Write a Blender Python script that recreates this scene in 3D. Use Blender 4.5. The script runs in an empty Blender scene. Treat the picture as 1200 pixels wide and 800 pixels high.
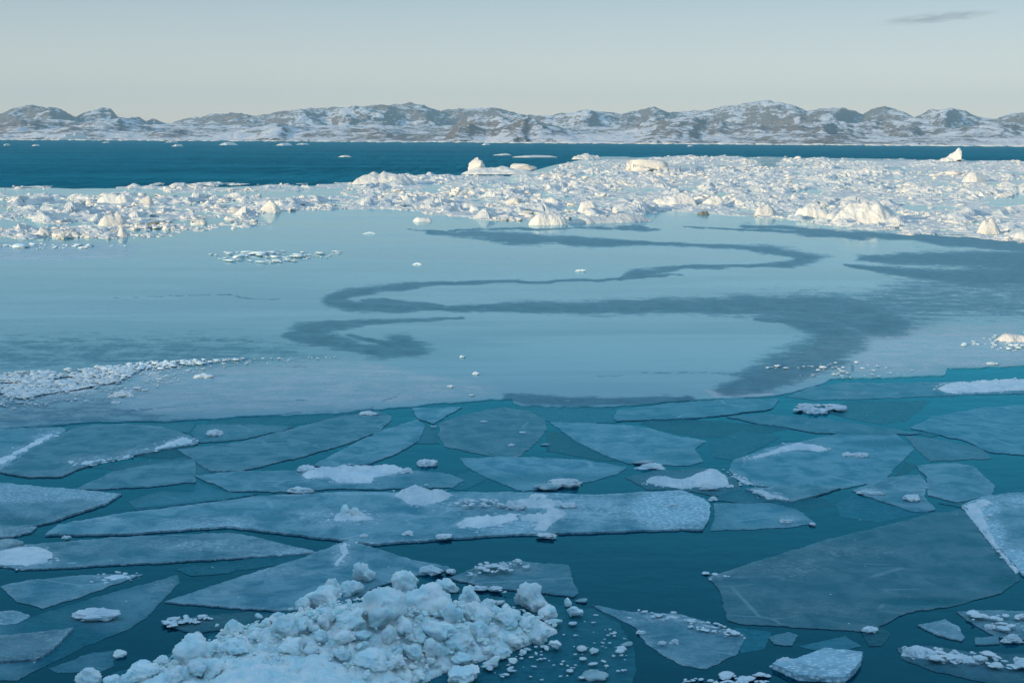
import bpy, bmesh, math, random
import numpy as np
from mathutils import Vector, Matrix, noise as mnoise
from mathutils.geometry import delaunay_2d_cdt

# ------------------------------------------------------------------ camera
sc = bpy.context.scene
C = sc.collection
H = 10.0
F = 1667.0
PITCH = math.radians(8.2)
ROLL = math.radians(0.36)
cam = bpy.data.cameras.new('camera')
cam_o = bpy.data.objects.new('camera', cam)
C.objects.link(cam_o)
cam.sensor_width = 36.0
cam.lens = 36.0 * F / 1200.0
cam.clip_start = 0.1
cam.clip_end = 60000
CM = Matrix.Rotation(math.radians(90) - PITCH, 4, 'X') @ Matrix.Rotation(ROLL, 4, 'Z')
cam_o.matrix_world = Matrix.Translation((0, 0, H)) @ CM
sc.camera = cam_o

# ------------------------------------------------------------------ light
SUN_EL = math.radians(10.0)
SUN_DIR = Vector((-0.72, -0.69, 0)).normalized()          # horizontal direction towards the sun
to_sun = Vector((SUN_DIR.x * math.cos(SUN_EL), SUN_DIR.y * math.cos(SUN_EL), math.sin(SUN_EL)))
w = bpy.data.worlds.new("World")
sc.world = w
w.use_nodes = True
nt = w.node_tree
nt.nodes.clear()
sky = nt.nodes.new('ShaderNodeTexSky')
sky.sky_type = 'NISHITA'
sky.sun_disc = False
sky.sun_elevation = SUN_EL
sky.sun_rotation = math.atan2(SUN_DIR.x, SUN_DIR.y)
sky.air_density = 1.0
sky.dust_density = 0.0
sky.ozone_density = 3.0
hs = nt.nodes.new('ShaderNodeGamma')                     # compresses sky contrast, horizon against zenith, to raise the ambient light
hs.inputs['Gamma'].default_value = 0.40
tint = nt.nodes.new('ShaderNodeVectorMath'); tint.operation = 'MULTIPLY'
tint.inputs[1].default_value = (2.0, 2.15, 2.34)
bg = nt.nodes.new('ShaderNodeBackground')
bg.inputs['Strength'].default_value = 0.13
out = nt.nodes.new('ShaderNodeOutputWorld')
nt.links.new(sky.outputs[0], hs.inputs['Color'])
nt.links.new(hs.outputs[0], tint.inputs[0])
# zenith lifted above the sky model: added ambient fill for the shaded ice
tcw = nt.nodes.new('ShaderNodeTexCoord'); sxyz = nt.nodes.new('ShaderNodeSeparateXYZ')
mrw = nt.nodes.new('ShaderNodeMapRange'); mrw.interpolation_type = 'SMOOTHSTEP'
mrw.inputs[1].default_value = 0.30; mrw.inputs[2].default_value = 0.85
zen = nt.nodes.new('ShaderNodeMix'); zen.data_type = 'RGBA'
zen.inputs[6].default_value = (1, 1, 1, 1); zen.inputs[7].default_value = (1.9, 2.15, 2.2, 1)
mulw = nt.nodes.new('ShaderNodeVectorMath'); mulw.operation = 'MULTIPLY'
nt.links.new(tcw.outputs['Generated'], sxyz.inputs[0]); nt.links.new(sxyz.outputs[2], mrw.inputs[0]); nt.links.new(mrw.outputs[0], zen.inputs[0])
mrh = nt.nodes.new('ShaderNodeMapRange'); mrh.interpolation_type = 'SMOOTHSTEP'
mrh.inputs[1].default_value = 0.0; mrh.inputs[2].default_value = 0.13
glow = nt.nodes.new('ShaderNodeMix'); glow.data_type = 'RGBA'
glow.inputs[6].default_value = (1.58, 1.31, 1.15, 1); glow.inputs[7].default_value = (0.95, 0.97, 0.97, 1)
mulh = nt.nodes.new('ShaderNodeVectorMath'); mulh.operation = 'MULTIPLY'
nt.links.new(sxyz.outputs[2], mrh.inputs[0]); nt.links.new(mrh.outputs[0], glow.inputs[0])
nt.links.new(tint.outputs[0], mulh.inputs[0]); nt.links.new(glow.outputs[2], mulh.inputs[1])
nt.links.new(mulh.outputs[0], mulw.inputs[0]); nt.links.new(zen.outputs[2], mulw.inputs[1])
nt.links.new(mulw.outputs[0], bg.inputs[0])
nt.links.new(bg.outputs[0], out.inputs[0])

sun = bpy.data.lights.new('sun', 'SUN')
sun.energy = 4.8
sun.angle = math.radians(0.5)
sun.color = (1.0, 0.78, 0.50)
sun_o = bpy.data.objects.new('sun', sun)
C.objects.link(sun_o)
sun_o.rotation_euler = to_sun.to_track_quat('Z', 'Y').to_euler()

sc.view_settings.view_transform = 'Standard'
sc.view_settings.look = 'None'
sc.view_settings.gamma = 1
sc.view_settings.exposure = 0.20
sc.cycles.max_bounces = 5
sc.cycles.diffuse_bounces = 2
sc.cycles.glossy_bounces = 3
sc.cycles.volume_bounces = 0
sc.cycles.use_denoising = True

# ------------------------------------------------------------------ helpers
R3 = CM.to_3x3()
def ray(px, py):
    return (R3 @ Vector(((px - 600) / F, -(py - 400) / F, -1.0)))
def gp(px, py, z=0.0):
    d = ray(px, py)
    if d.z > -1e-5: d.z = -1e-5
    t = (z - H) / d.z
    return Vector((d.x * t, d.y * t, z))
RM = np.array(R3)
def gpn(P, z=0.0):
    P = np.asarray(P, float)
    v = np.stack([(P[:, 0] - 600) / F, -(P[:, 1] - 400) / F, -np.ones(len(P))], 1)
    d = v @ RM.T
    dz = np.minimum(d[:, 2], -1e-5)
    t = (z - H) / dz
    return np.stack([d[:, 0] * t, d[:, 1] * t, np.zeros(len(P)) + z], 1)
def depth(px, py):
    g = gp(px, py); return g.y

def hash2(ix, iy, seed):
    n = (ix.astype(np.int64) * 374761393 + iy.astype(np.int64) * 668265263 + seed * 974634777) & 0xffffffff
    n = ((n ^ (n >> 13)) * 1274126177) & 0xffffffff
    n = (n ^ (n >> 16)) & 0xffffffff
    return n / 4294967295.0
def vnoise(x, y, seed=0):
    seed = int(seed) & 0x7fff
    x = np.asarray(x, float); y = np.asarray(y, float)
    ix = np.floor(x); iy = np.floor(y)
    fx = x - ix; fy = y - iy
    fx = fx * fx * fx * (fx * (fx * 6 - 15) + 10); fy = fy * fy * fy * (fy * (fy * 6 - 15) + 10)
    a = hash2(ix, iy, seed); b = hash2(ix + 1, iy, seed)
    c = hash2(ix, iy + 1, seed); d = hash2(ix + 1, iy + 1, seed)
    return (a + (b - a) * fx) * (1 - fy) + (c + (d - c) * fx) * fy
def fbm(x, y, seed=0, octs=4, gain=0.5):
    s = 0; a = 1; t = 0
    c_, s_ = math.cos(0.6), math.sin(0.6)
    x = np.asarray(x, float); y = np.asarray(y, float)
    for k in range(octs):
        s = s + a * vnoise(x, y, seed + k * 17); t += a; a *= gain
        x, y = (x * c_ - y * s_) * 2.03 + 11.3, (x * s_ + y * c_) * 2.03 + 5.7
    return s / t                                          # 0..1
def sstep(a, b, x):
    t = np.clip((x - a) / (b - a), 0, 1); return t * t * (3 - 2 * t)
def inpoly(P, poly):
    x, y = P[:, 0], P[:, 1]; r = np.zeros(len(P), bool); n = len(poly)
    for i in range(n):
        x0, y0 = poly[i]; x1, y1 = poly[(i + 1) % n]
        if y0 == y1: continue
        c = ((y0 > y) != (y1 > y)) & (x < (x1 - x0) * (y - y0) / (y1 - y0) + x0)
        r ^= c
    return r
def segdist(P, pts, closed=True, ys=1.0, widths=None):
    """distance to a polyline (y stretched by ys); with widths, distance divided by the local width"""
    d = np.full(len(P), 1e9); n = len(pts)
    px = P[:, 0]; py = P[:, 1] * ys
    for i in range(n if closed else n - 1):
        x0, y0 = pts[i][0], pts[i][1] * ys; x1, y1 = pts[(i + 1) % n][0], pts[(i + 1) % n][1] * ys
        dx, dy = x1 - x0, y1 - y0; L = dx * dx + dy * dy + 1e-9
        t = np.clip(((px - x0) * dx + (py - y0) * dy) / L, 0, 1)
        e = np.hypot(px - x0 - t * dx, py - y0 - t * dy)
        if widths: e = e / (widths[i] + (widths[(i + 1) % n] - widths[i]) * t)
        d = np.minimum(d, e)
    return d

def mesh_obj(name, V, Fc, mat, parent=None, smooth=True, attrs=None):
    me = bpy.data.meshes.new(name)
    V = np.asarray(V, np.float32)
    me.vertices.add(len(V)); me.vertices.foreach_set('co', V.ravel())
    if isinstance(Fc, np.ndarray):
        k = Fc.shape[1]; nf = len(Fc)
        me.loops.add(nf * k); me.loops.foreach_set('vertex_index', Fc.astype(np.int32).ravel())
        me.polygons.add(nf)
        me.polygons.foreach_set('loop_start', np.arange(0, nf * k, k, dtype=np.int32))
        me.polygons.foreach_set('loop_total', np.full(nf, k, np.int32))
        me.update(calc_edges=True)
    else:
        me = bpy.data.meshes.new(name); me.from_pydata([tuple(v) for v in V], [], Fc)
    me.polygons.foreach_set('use_smooth', np.full(len(me.polygons), smooth))
    if attrs:
        for k_, a in attrs.items():
            at = me.attributes.new(k_, 'FLOAT', 'POINT'); at.data.foreach_set('value', np.asarray(a, np.float32))
    me.materials.append(mat)
    o = bpy.data.objects.new(name, me); C.objects.link(o)
    if parent: o.parent = parent
    return o
def tag(o, label=None, cat=None, group=None, kind=None):
    if label: o['label'] = label
    if cat: o['category'] = cat
    if group: o['group'] = group
    if kind: o['kind'] = kind
    return o
def grid_faces(nr, nc):
    i = np.arange(nr - 1)[:, None] * nc + np.arange(nc - 1)[None, :]
    i = i.ravel()
    return np.stack([i, i + nc, i + nc + 1, i + 1], 1)[:, ::-1]

# ------------------------------------------------------------------ materials
def newmat(name):
    m = bpy.data.materials.new(name); m.use_nodes = True
    n = m.node_tree; b = n.nodes['Principled BSDF']
    return m, n, b
def wet_surface(g, n, col, rough, spec, normal, tint=(0.16, 0.85, 1.0)):
    """diffuse body under a clear wet film"""
    b = n.nodes['Principled BSDF']; n.nodes.remove(b)
    df = g.node('ShaderNodeBsdfDiffuse'); gl = g.node('ShaderNodeBsdfGlossy'); mx = g.node('ShaderNodeMixShader'); fr = g.node('ShaderNodeFresnel')
    g.link(col, df.inputs['Color']); gl.inputs['Color'].default_value = tint + (1,)
    g.val(gl.inputs['Roughness'], rough); fr.inputs['IOR'].default_value = 1.31
    for q in (df, gl): g.link(normal, q.inputs['Normal'])
    g.link(g.math('MULTIPLY', fr.outputs[0], spec, clamp=True), mx.inputs[0])
    g.link(df.outputs[0], mx.inputs[1]); g.link(gl.outputs[0], mx.inputs[2])
    g.link(mx.outputs[0], n.nodes['Material Output'].inputs['Surface'])
class N:
    """tiny node-graph writer"""
    def __init__(s, nt): s.nt = nt
    def node(s, t, **kw):
        n = s.nt.nodes.new(t)
        for k, v in kw.items(): setattr(n, k, v)
        return n
    def link(s, a, b): s.nt.links.new(a, b)
    def val(s, sock, v):
        if isinstance(v, bpy.types.NodeSocket): s.link(v, sock)
        else: sock.default_value = v
    def noise(s, vec, scale, detail=4, rough=0.55, dist=0.0):
        n = s.node('ShaderNodeTexNoise'); s.val(n.inputs['Vector'], vec)
        n.inputs['Scale'].default_value = scale; n.inputs['Detail'].default_value = detail
        n.inputs['Roughness'].default_value = rough; n.inputs['Distortion'].default_value = dist
        return n.outputs['Fac']
    def vor(s, vec, scale, feature='F1', out='Distance'):
        n = s.node('ShaderNodeTexVoronoi', feature=feature); s.val(n.inputs['Vector'], vec)
        n.inputs['Scale'].default_value = scale; return n.outputs[out]
    def math(s, op, a, b=0.0, c=0.0, clamp=False):
        n = s.node('ShaderNodeMath', operation=op, use_clamp=clamp)
        s.val(n.inputs[0], a); s.val(n.inputs[1], b)
        if len(n.inputs) > 2: s.val(n.inputs[2], c)
        return n.outputs[0]
    def ramp(s, x, lo, hi, a=0.0, b=1.0, smooth=True):
        n = s.node('ShaderNodeMapRange', interpolation_type='SMOOTHSTEP' if smooth else 'LINEAR')
        s.val(n.inputs[0], x); s.val(n.inputs[1], lo); s.val(n.inputs[2], hi); s.val(n.inputs[3], a); s.val(n.inputs[4], b)
        return n.outputs[0]
    def mix(s, f, a, b):
        n = s.node('ShaderNodeMix', data_type='RGBA')
        s.val(n.inputs[0], f)
        for sk, v in ((n.inputs[6], a), (n.inputs[7], b)):
            if isinstance(v, tuple): sk.default_value = v + ((1,) if len(v) == 3 else ())
            else: s.link(v, sk)
        return n.outputs[2]
    def pos(s): return s.node('ShaderNodeNewGeometry').outputs['Position']
    def nz(s):
        x = s.node('ShaderNodeSeparateXYZ'); s.link(s.node('ShaderNodeNewGeometry').outputs['Normal'], x.inputs[0]); return x.outputs[2]
    def obj(s): return s.node('ShaderNodeTexCoord').outputs['Object']
    def rnd(s): return s.node('ShaderNodeObjectInfo').outputs['Random']
    def attr(s, n_): return s.node('ShaderNodeAttribute', attribute_name=n_).outputs['Fac']
    def mapv(s, vec, scale=(1, 1, 1), rot=(0, 0, 0)):
        n = s.node('ShaderNodeMapping'); s.val(n.inputs[0], vec)
        n.inputs['Scale'].default_value = scale; n.inputs['Rotation'].default_value = rot
        return n.outputs[0]
    def bump(s, h, strength, dist, normal=None):
        n = s.node('ShaderNodeBump'); s.val(n.inputs['Height'], h)
        n.inputs['Strength'].default_value = strength; n.inputs['Distance'].default_value = dist
        if normal: s.link(normal, n.inputs['Normal'])
        return n.outputs[0]

def mat_water():
    m, n, b = newmat('sea_water'); g = N(n); p = g.pos()
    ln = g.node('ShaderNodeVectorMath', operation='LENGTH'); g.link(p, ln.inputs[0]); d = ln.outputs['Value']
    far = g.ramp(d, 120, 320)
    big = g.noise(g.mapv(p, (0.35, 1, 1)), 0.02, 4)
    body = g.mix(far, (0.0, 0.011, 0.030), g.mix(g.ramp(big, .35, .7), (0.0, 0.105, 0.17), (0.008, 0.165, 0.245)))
    n1 = g.noise(g.mapv(p, (0.8, 1, 1)), 1.6, 3)
    b1 = g.bump(g.math('ADD', n1, g.math('MULTIPLY', g.noise(g.mapv(p, (.5, 1, 1)), .35, 2), 2.0)), 0.35, 0.03)
    w1 = g.noise(g.mapv(p, (0.45, 1.0, 1), (0, 0, .25)), 0.45, 5, 0.65)
    w2 = g.noise(g.mapv(p, (0.5, 1.0, 1), (0, 0, -.3)), 0.12, 4, 0.6)
    hh = g.math('MULTIPLY', g.math('ADD', w1, g.math('MULTIPLY', w2, 2.0)), far)
    b2 = g.bump(hh, 1.0, 2.6, b1)
    n.nodes.remove(b)
    df = g.node('ShaderNodeBsdfDiffuse'); gl = g.node('ShaderNodeBsdfGlossy'); mx = g.node('ShaderNodeMixShader'); fr = g.node('ShaderNodeFresnel')
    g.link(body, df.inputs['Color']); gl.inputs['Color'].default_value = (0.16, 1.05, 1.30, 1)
    g.link(g.ramp(d, 120, 320, 0.02, 0.25), gl.inputs['Roughness']); fr.inputs['IOR'].default_value = 1.333
    for q in (df, gl): g.link(b2, q.inputs['Normal'])
    g.link(b2, fr.inputs['Normal'])
    rip = g.noise(g.mapv(p, (.30, .022, 1)), 1.0, 5, .7)
    chop = g.math('ADD', 1.0, g.math('MULTIPLY', g.math('MULTIPLY', g.math('SUBTRACT', rip, .5), 6.0), far), clamp=False)
    g.link(g.math('MULTIPLY', g.math('MULTIPLY', fr.outputs[0], g.ramp(d, 120, 320, .95, .36)), g.math('MAXIMUM', chop, .1), clamp=True), mx.inputs[0])
    g.link(df.outputs[0], mx.inputs[1]); g.link(gl.outputs[0], mx.inputs[2])
    g.link(mx.outputs[0], n.nodes['Material Output'].inputs['Surface'])
    return m

def mat_sheet():
    """smooth new ice; attributes: dark (wet matt swirls), grey (frosted), white (rubble-dusted)"""
    m, n, b = newmat('new_ice'); g = N(n); p = g.pos()
    dark, grey, white = g.attr('dark'), g.attr('grey'), g.attr('white')
    n1 = g.noise(g.mapv(p, (0.3, 1, 1)), 1.3, 6, 0.7, 0.6)
    n2 = g.noise(g.mapv(p, (0.22, 1, 1)), 0.12, 5, 0.6, 0.8)
    nf = g.noise(g.mapv(p, (0.5, 1, 1)), 6.0, 5, 0.75)
    n4 = g.noise(g.mapv(p, (1.0, .8, 1)), 0.8, 7, 0.78)
    jit = g.math('ADD', g.math('ADD', g.math('MULTIPLY', g.math('SUBTRACT', n1, .5), 1.0), g.math('MULTIPLY', g.math('SUBTRACT', n4, .5), 1.3)), g.math('MULTIPLY', g.math('SUBTRACT', nf, .5), .7))
    dk = g.ramp(g.math('ADD', dark, g.math('MULTIPLY', jit, 1.25)), 0.20, 0.72)
    gr = g.ramp(g.math('ADD', grey, g.math('MULTIPLY', jit, 1.1)), 0.15, 0.95)
    wh = g.ramp(g.math('ADD', white, g.math('MULTIPLY', jit, 1.6)), 0.55, 0.85)
    streak = g.ramp(n2, 0.42, 0.62)
    base = g.mix(streak, (0.045, 0.26, 0.34), (0.105, 0.34, 0.42))
    base = g.mix(g.ramp(nf, .5, .8, 0, .35), base, (0.13, .27, .32))
    base = g.mix(g.math('MULTIPLY', gr, .85), base, (0.47, 0.51, 0.55))
    base = g.mix(g.math('MULTIPLY', dk, g.ramp(nf, .3, .7, .8, .98)), base, g.mix(g.ramp(n4, .35, .65), (0.022, 0.125, 0.175), (0.065, .215, .28)))
    base = g.mix(wh, base, (0.72, 0.76, 0.78))
    r = g.math('ADD', g.ramp(n2, .4, .65, 0.04, 0.16), g.math('MULTIPLY', g.math('MAXIMUM', dk, gr), .35))
    r = g.math('ADD', r, g.math('MULTIPLY', wh, .4), clamp=True)
    sp = g.math('SUBTRACT', 0.9, g.math('MULTIPLY', g.math('MAXIMUM', dk, g.math('MULTIPLY', gr, .6)), .62))
    sp = g.math('SUBTRACT', sp, g.math('MULTIPLY', wh, .6), clamp=True)
    bh = g.math('ADD', g.math('MULTIPLY', nf, g.math('ADD', g.math('MULTIPLY', gr, .8), .12)), g.math('MULTIPLY', wh, 2.0))
    wet_surface(g, n, base, r, sp, g.bump(bh, 0.35, 0.02), (0.84, 1.0, 1.04))
    return m

def mat_floe():
    """floe ice; attributes: frost (snow dusting), wet (awash, teal), tone (grey)"""
    m, n, b = newmat('floe_ice'); g = N(n); p = g.pos()
    frost, wet, tone = g.attr('frost'), g.attr('wet'), g.attr('tone')
    n1 = g.noise(p, 1.2, 6, 0.65, 0.5)
    n2 = g.noise(g.mapv(p, (.6, 1, 1)), 7.0, 5, 0.8)
    n3 = g.noise(p, 22.0, 3, 0.7)
    vo = g.vor(g.mapv(p, (0.8, 1, 1)), 14.0)
    grain = g.math('ADD', g.math('MULTIPLY', g.math('SUBTRACT', n2, .5), 1.0), g.math('MULTIPLY', g.math('SUBTRACT', n3, .5), .8))
    fr = g.ramp(g.math('ADD', frost, g.math('ADD', g.math('MULTIPLY', grain, 1.15), g.math('MULTIPLY', g.math('SUBTRACT', n1, .5), .55))), 0.25, 0.95)
    base = g.mix(g.ramp(n1, .36, .62), (0.060, 0.185, 0.26), (0.19, 0.355, 0.435))
    base = g.mix(tone, base, g.mix(g.ramp(n1, .3, .7), (0.030, .130, .185), (0.115, .235, .29)))
    base = g.mix(g.ramp(vo, 0.0, 0.22, .25, 0.0), base, (0.28, .38, .43))
    ck = g.vor(g.mapv(p, (.5, 1, 1)), .55, 'DISTANCE_TO_EDGE')
    ck = g.math('MULTIPLY', g.ramp(g.math('ADD', ck, g.math('MULTIPLY', g.math('SUBTRACT', n2, .5), .03)), .022, .004), g.ramp(g.noise(p, .5, 2), .48, .60))
    base = g.mix(g.math('MULTIPLY', ck, .45), base, (0.35, .50, .57))
    gv = g.vor(g.mapv(p, (.8, 1, 1)), 9.0)
    fr = g.math('MULTIPLY', fr, g.ramp(gv, .12, .62, 1.0, .30))
    base = g.mix(g.math('MULTIPLY', fr, .95), base, (0.54, 0.72, 0.80))
    wt = g.ramp(g.math('ADD', wet, g.math('MULTIPLY', g.math('SUBTRACT', n1, .5), .7)), 0.25, 0.85)
    base = g.mix(g.math('MULTIPLY', wt, .9), base, g.mix(g.ramp(n2, .35, .65), (0.0, 0.080, 0.125), (0.01, .155, .21)))
    tv = g.node('ShaderNodeVectorMath', operation='SCALE'); g.link(base, tv.inputs[0]); g.link(g.ramp(g.rnd(), 0, 1, .78, 1.22, False), tv.inputs['Scale']); base = tv.outputs[0]
    # a few bright ice grains lying on top
    sp = g.math('MULTIPLY', g.ramp(g.vor(p, 2.6), 0.075, 0.05), g.ramp(g.noise(p, .9, 2), .5, .6))
    base = g.mix(sp, base, (0.65, .74, .78))
    r = g.math('SUBTRACT', g.math('ADD', .34, g.math('MULTIPLY', fr, .4)), g.math('MULTIPLY', wt, .22), clamp=True)
    sp = g.math('SUBTRACT', .62, g.math('MULTIPLY', fr, .5), clamp=True)
    bh = g.math('ADD', g.math('MULTIPLY', n2, 1.0), g.math('ADD', g.math('MULTIPLY', n3, .4), g.math('MULTIPLY', fr, 1.6)))
    wet_surface(g, n, base, r, sp, g.bump(bh, 0.8, 0.04), (0.26, 0.98, 1.08))
    return m

def mat_snow(name, a, c, bs=0.6, bd=0.03, scale=8.0, sss=0.0, dirt=None, coord='pos'):
    m, n, b = newmat(name); g = N(n)
    p = g.pos() if coord == 'pos' else g.obj()
    n1 = g.noise(p, scale * .25, 5, .6)
    n2 = g.noise(p, scale, 6, .7)
    base = g.mix(g.ramp(n1, .35, .65), a, c)
    base = g.mix(g.ramp(g.noise(p, scale * .12, 3), .5, .75, 0, .5), base, tuple(x * y for x, y in zip(c, (.78, .93, 1.0))))
    if dirt: base = g.mix(g.ramp(g.noise(p, scale * .2, 5, .7), .58, .72, 0, .7), base, dirt)
    rv = g.ramp(g.rnd(), 0, 1, .86, 1.0, False)
    mul = g.node('ShaderNodeVectorMath', operation='SCALE'); g.link(base, mul.inputs[0]); g.link(rv, mul.inputs['Scale'])
    g.link(mul.outputs[0], b.inputs['Base Color'])
    b.inputs['Roughness'].default_value = 0.55
    b.inputs['Specular IOR Level'].default_value = 0.12
    if sss:
        b.inputs['Subsurface Weight'].default_value = sss
        b.inputs['Subsurface Radius'].default_value = (0.15, 0.6, 1.0)
        b.inputs['Subsurface Scale'].default_value = 0.12
    g.link(g.bump(g.math('ADD', n2, g.math('MULTIPLY', n1, 2.0)), bs, bd), b.inputs['Normal'])
    return m

def mat_rock():
    m, n, b = newmat('snowy_rock'); g = N(n); p = g.pos()
    n1 = g.noise(g.mapv(p, (1, .6, 2.2)), 0.020, 8, 0.72)
    n2 = g.noise(g.mapv(p, (1, .8, 2.5)), 0.095, 5, 0.75)
    n0 = g.noise(p, 0.0032, 3)
    nz = g.nz()
    t = g.math('ADD', g.math('MULTIPLY_ADD', nz, 3.0, -1.90), g.math('ADD', g.math('MULTIPLY', g.math('SUBTRACT', n1, .5), 1.5), g.math('MULTIPLY', g.math('SUBTRACT', n2, .5), 1.1)))
    t = g.math('ADD', t, g.math('MULTIPLY', g.math('SUBTRACT', n0, .5), .9))
    snow = g.ramp(t, 0.92, 1.13)
    rock = g.mix(g.ramp(n2, .3, .7), (0.085, 0.115, 0.15), (0.34, 0.26, 0.195))
    g.link(g.mix(snow, rock, (0.78, 0.79, 0.82)), b.inputs['Base Color'])
    b.inputs['Roughness'].default_value = .85
    b.inputs['Specular IOR Level'].default_value = .1
    g.link(g.bump(g.math('ADD', n1, g.math('MULTIPLY', n2, .35)), 1.0, 14.0), b.inputs['Normal'])
    return m

M_water = mat_water(); M_sheet = mat_sheet(); M_floe = mat_floe(); M_rock = mat_rock()
M_snow = mat_snow('packed_snow', (0.56, 0.74, 0.82), (0.78, 0.89, 0.93), .8, .06, 7.0)
M_berg = mat_snow('glacier_ice', (0.70, 0.70, 0.68), (0.84, 0.82, 0.75), .7, .25, 2.2)
M_block = mat_snow('block_ice', (0.58, 0.84, 0.90), (0.86, 0.95, 0.96), .8, .035, 9.0, sss=0.45, coord='pos')
M_clear = mat_snow('glassy_ice', (0.22, 0.42, 0.48), (0.42, 0.58, 0.62), .5, .02, 12.0)
M_dirty = mat_snow('dirty_ice', (0.16, 0.16, 0.13), (0.30, 0.30, 0.26), .8, .2, 2.0)
M_dark = mat_snow('dark_ice', (0.01, 0.06, 0.09), (0.05, 0.16, 0.20), .6, .03, 12.0)

# ------------------------------------------------------------------ water
def build_water():
    ys = np.concatenate([np.linspace(2, 900, 60), np.linspace(950, 9000, 30)])
    xs = np.concatenate([-np.geomspace(6000, 5, 30), [0], np.geomspace(5, 6000, 30)])
    X, Y = np.meshgrid(xs, ys)
    V = np.stack([X.ravel(), Y.ravel(), np.zeros(X.size)], 1)
    Fc = grid_faces(len(ys), len(xs))
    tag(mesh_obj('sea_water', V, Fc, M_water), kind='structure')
build_water()

# ------------------------------------------------------------------ smooth ice sheet
TOPL = [(-400, 219), (0, 220), (60, 220), (120, 221), (400, 217), (420, 214), (470, 207), (540, 207), (600, 207), (650, 193), (700, 184), (900, 184), (1200, 189), (1600, 196)]
BOTL = [(-400, 505), (-20, 503), (0, 503), (77, 498), (103, 495), (200, 494), (253, 491), (300, 488), (400, 484), (483, 476), (560, 470), (600, 467), (602, 472), (613, 476), (720, 477), (727, 476), (800, 470),
        (857, 467), (925, 462), (960, 451), (975, 444), (1107, 441), (1110, 432), (1220, 428), (1600, 420)]
def px_lut(px, pts):
    return np.interp(px, [q[0] for q in pts], [q[1] for q in pts])

DARK_STROKES = [
 [(495,271,2.0),(560,275,3.0),(600,279,4),(700,285,3.5),(800,289,2),(870,291,2.5),(930,296,4),(957,302,4.5),(925,309,3.5),(880,312,2),(800,314,1.5),(750,320,4.5),(722,327,1.5)],
 [(800,321,1),(700,328,1.4),(600,330,1.8),(520,332,2.2),(450,337,3.2),(408,345,5),(396,352,6),(425,358,6.5),(460,361,5),(500,362,3),(545,364,2.5)],
 [(440,352,2),(480,355,2),(520,358,1.5)],
 [(530,362,3),(620,361,6),(700,360,7),(800,358,8),(880,358,11),(950,362,16),(1000,368,18),(1030,380,14)],
 [(343,394,5),(362,388,8),(392,383,6),(420,379,3.5),(480,376,2),(540,374,1)],
 [(350,396,5),(380,401,7),(420,409,5),(450,413,7),(470,408,9),(462,399,5)],
 [(410,394,1.5),(440,401,2),(450,405,2)],
 [(880,264,2),(980,273,3),(1100,281,4),(1250,291,6)],
 [(600,462,3),(640,468,5),(720,470,4),(800,467,3)],
 [(1000,310,2),(1060,318,5),(1130,326,10),(1210,325,14)],
 [(880,374,2),(935,378,5),(970,387,8),(985,400,12),(968,416,13),(930,430,13),(890,446,11),(850,458,6)],
 [(1010,300,3),(1100,303,7),(1210,306,12)],
 [(800,265,1),(900,272,2),(1000,278,3)],
 [(480,268,.8),(640,271,1.2),(760,267,.8)],
]
DARK_POLY = [(860,347),(940,340),(1010,334),(1040,322),(1080,312),(1110,300),(1060,288),(1130,286),(1260,292),(1260,374),(1130,380),(1060,396),(1000,412),(975,400),(975,386),(900,374),(840,368)]
GREY_POLYS = [
 ([(-20,445),(60,440),(150,428),(330,420),(430,420),(480,430),(530,440),(600,453),(565,464),(400,480),(150,490),(-20,496)], 16, .50),
 ([(985,392),(1060,380),(1210,372),(1210,432),(1110,434),(1105,442),(970,444),(930,455),(860,462),(840,455),(900,430)], 18, .52),
 ([(820,455),(900,455),(905,464),(830,468)], 6, .8),
 ([(-20,284),(160,284),(165,305),(80,307),(-20,306)], 8, .6),
]
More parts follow.
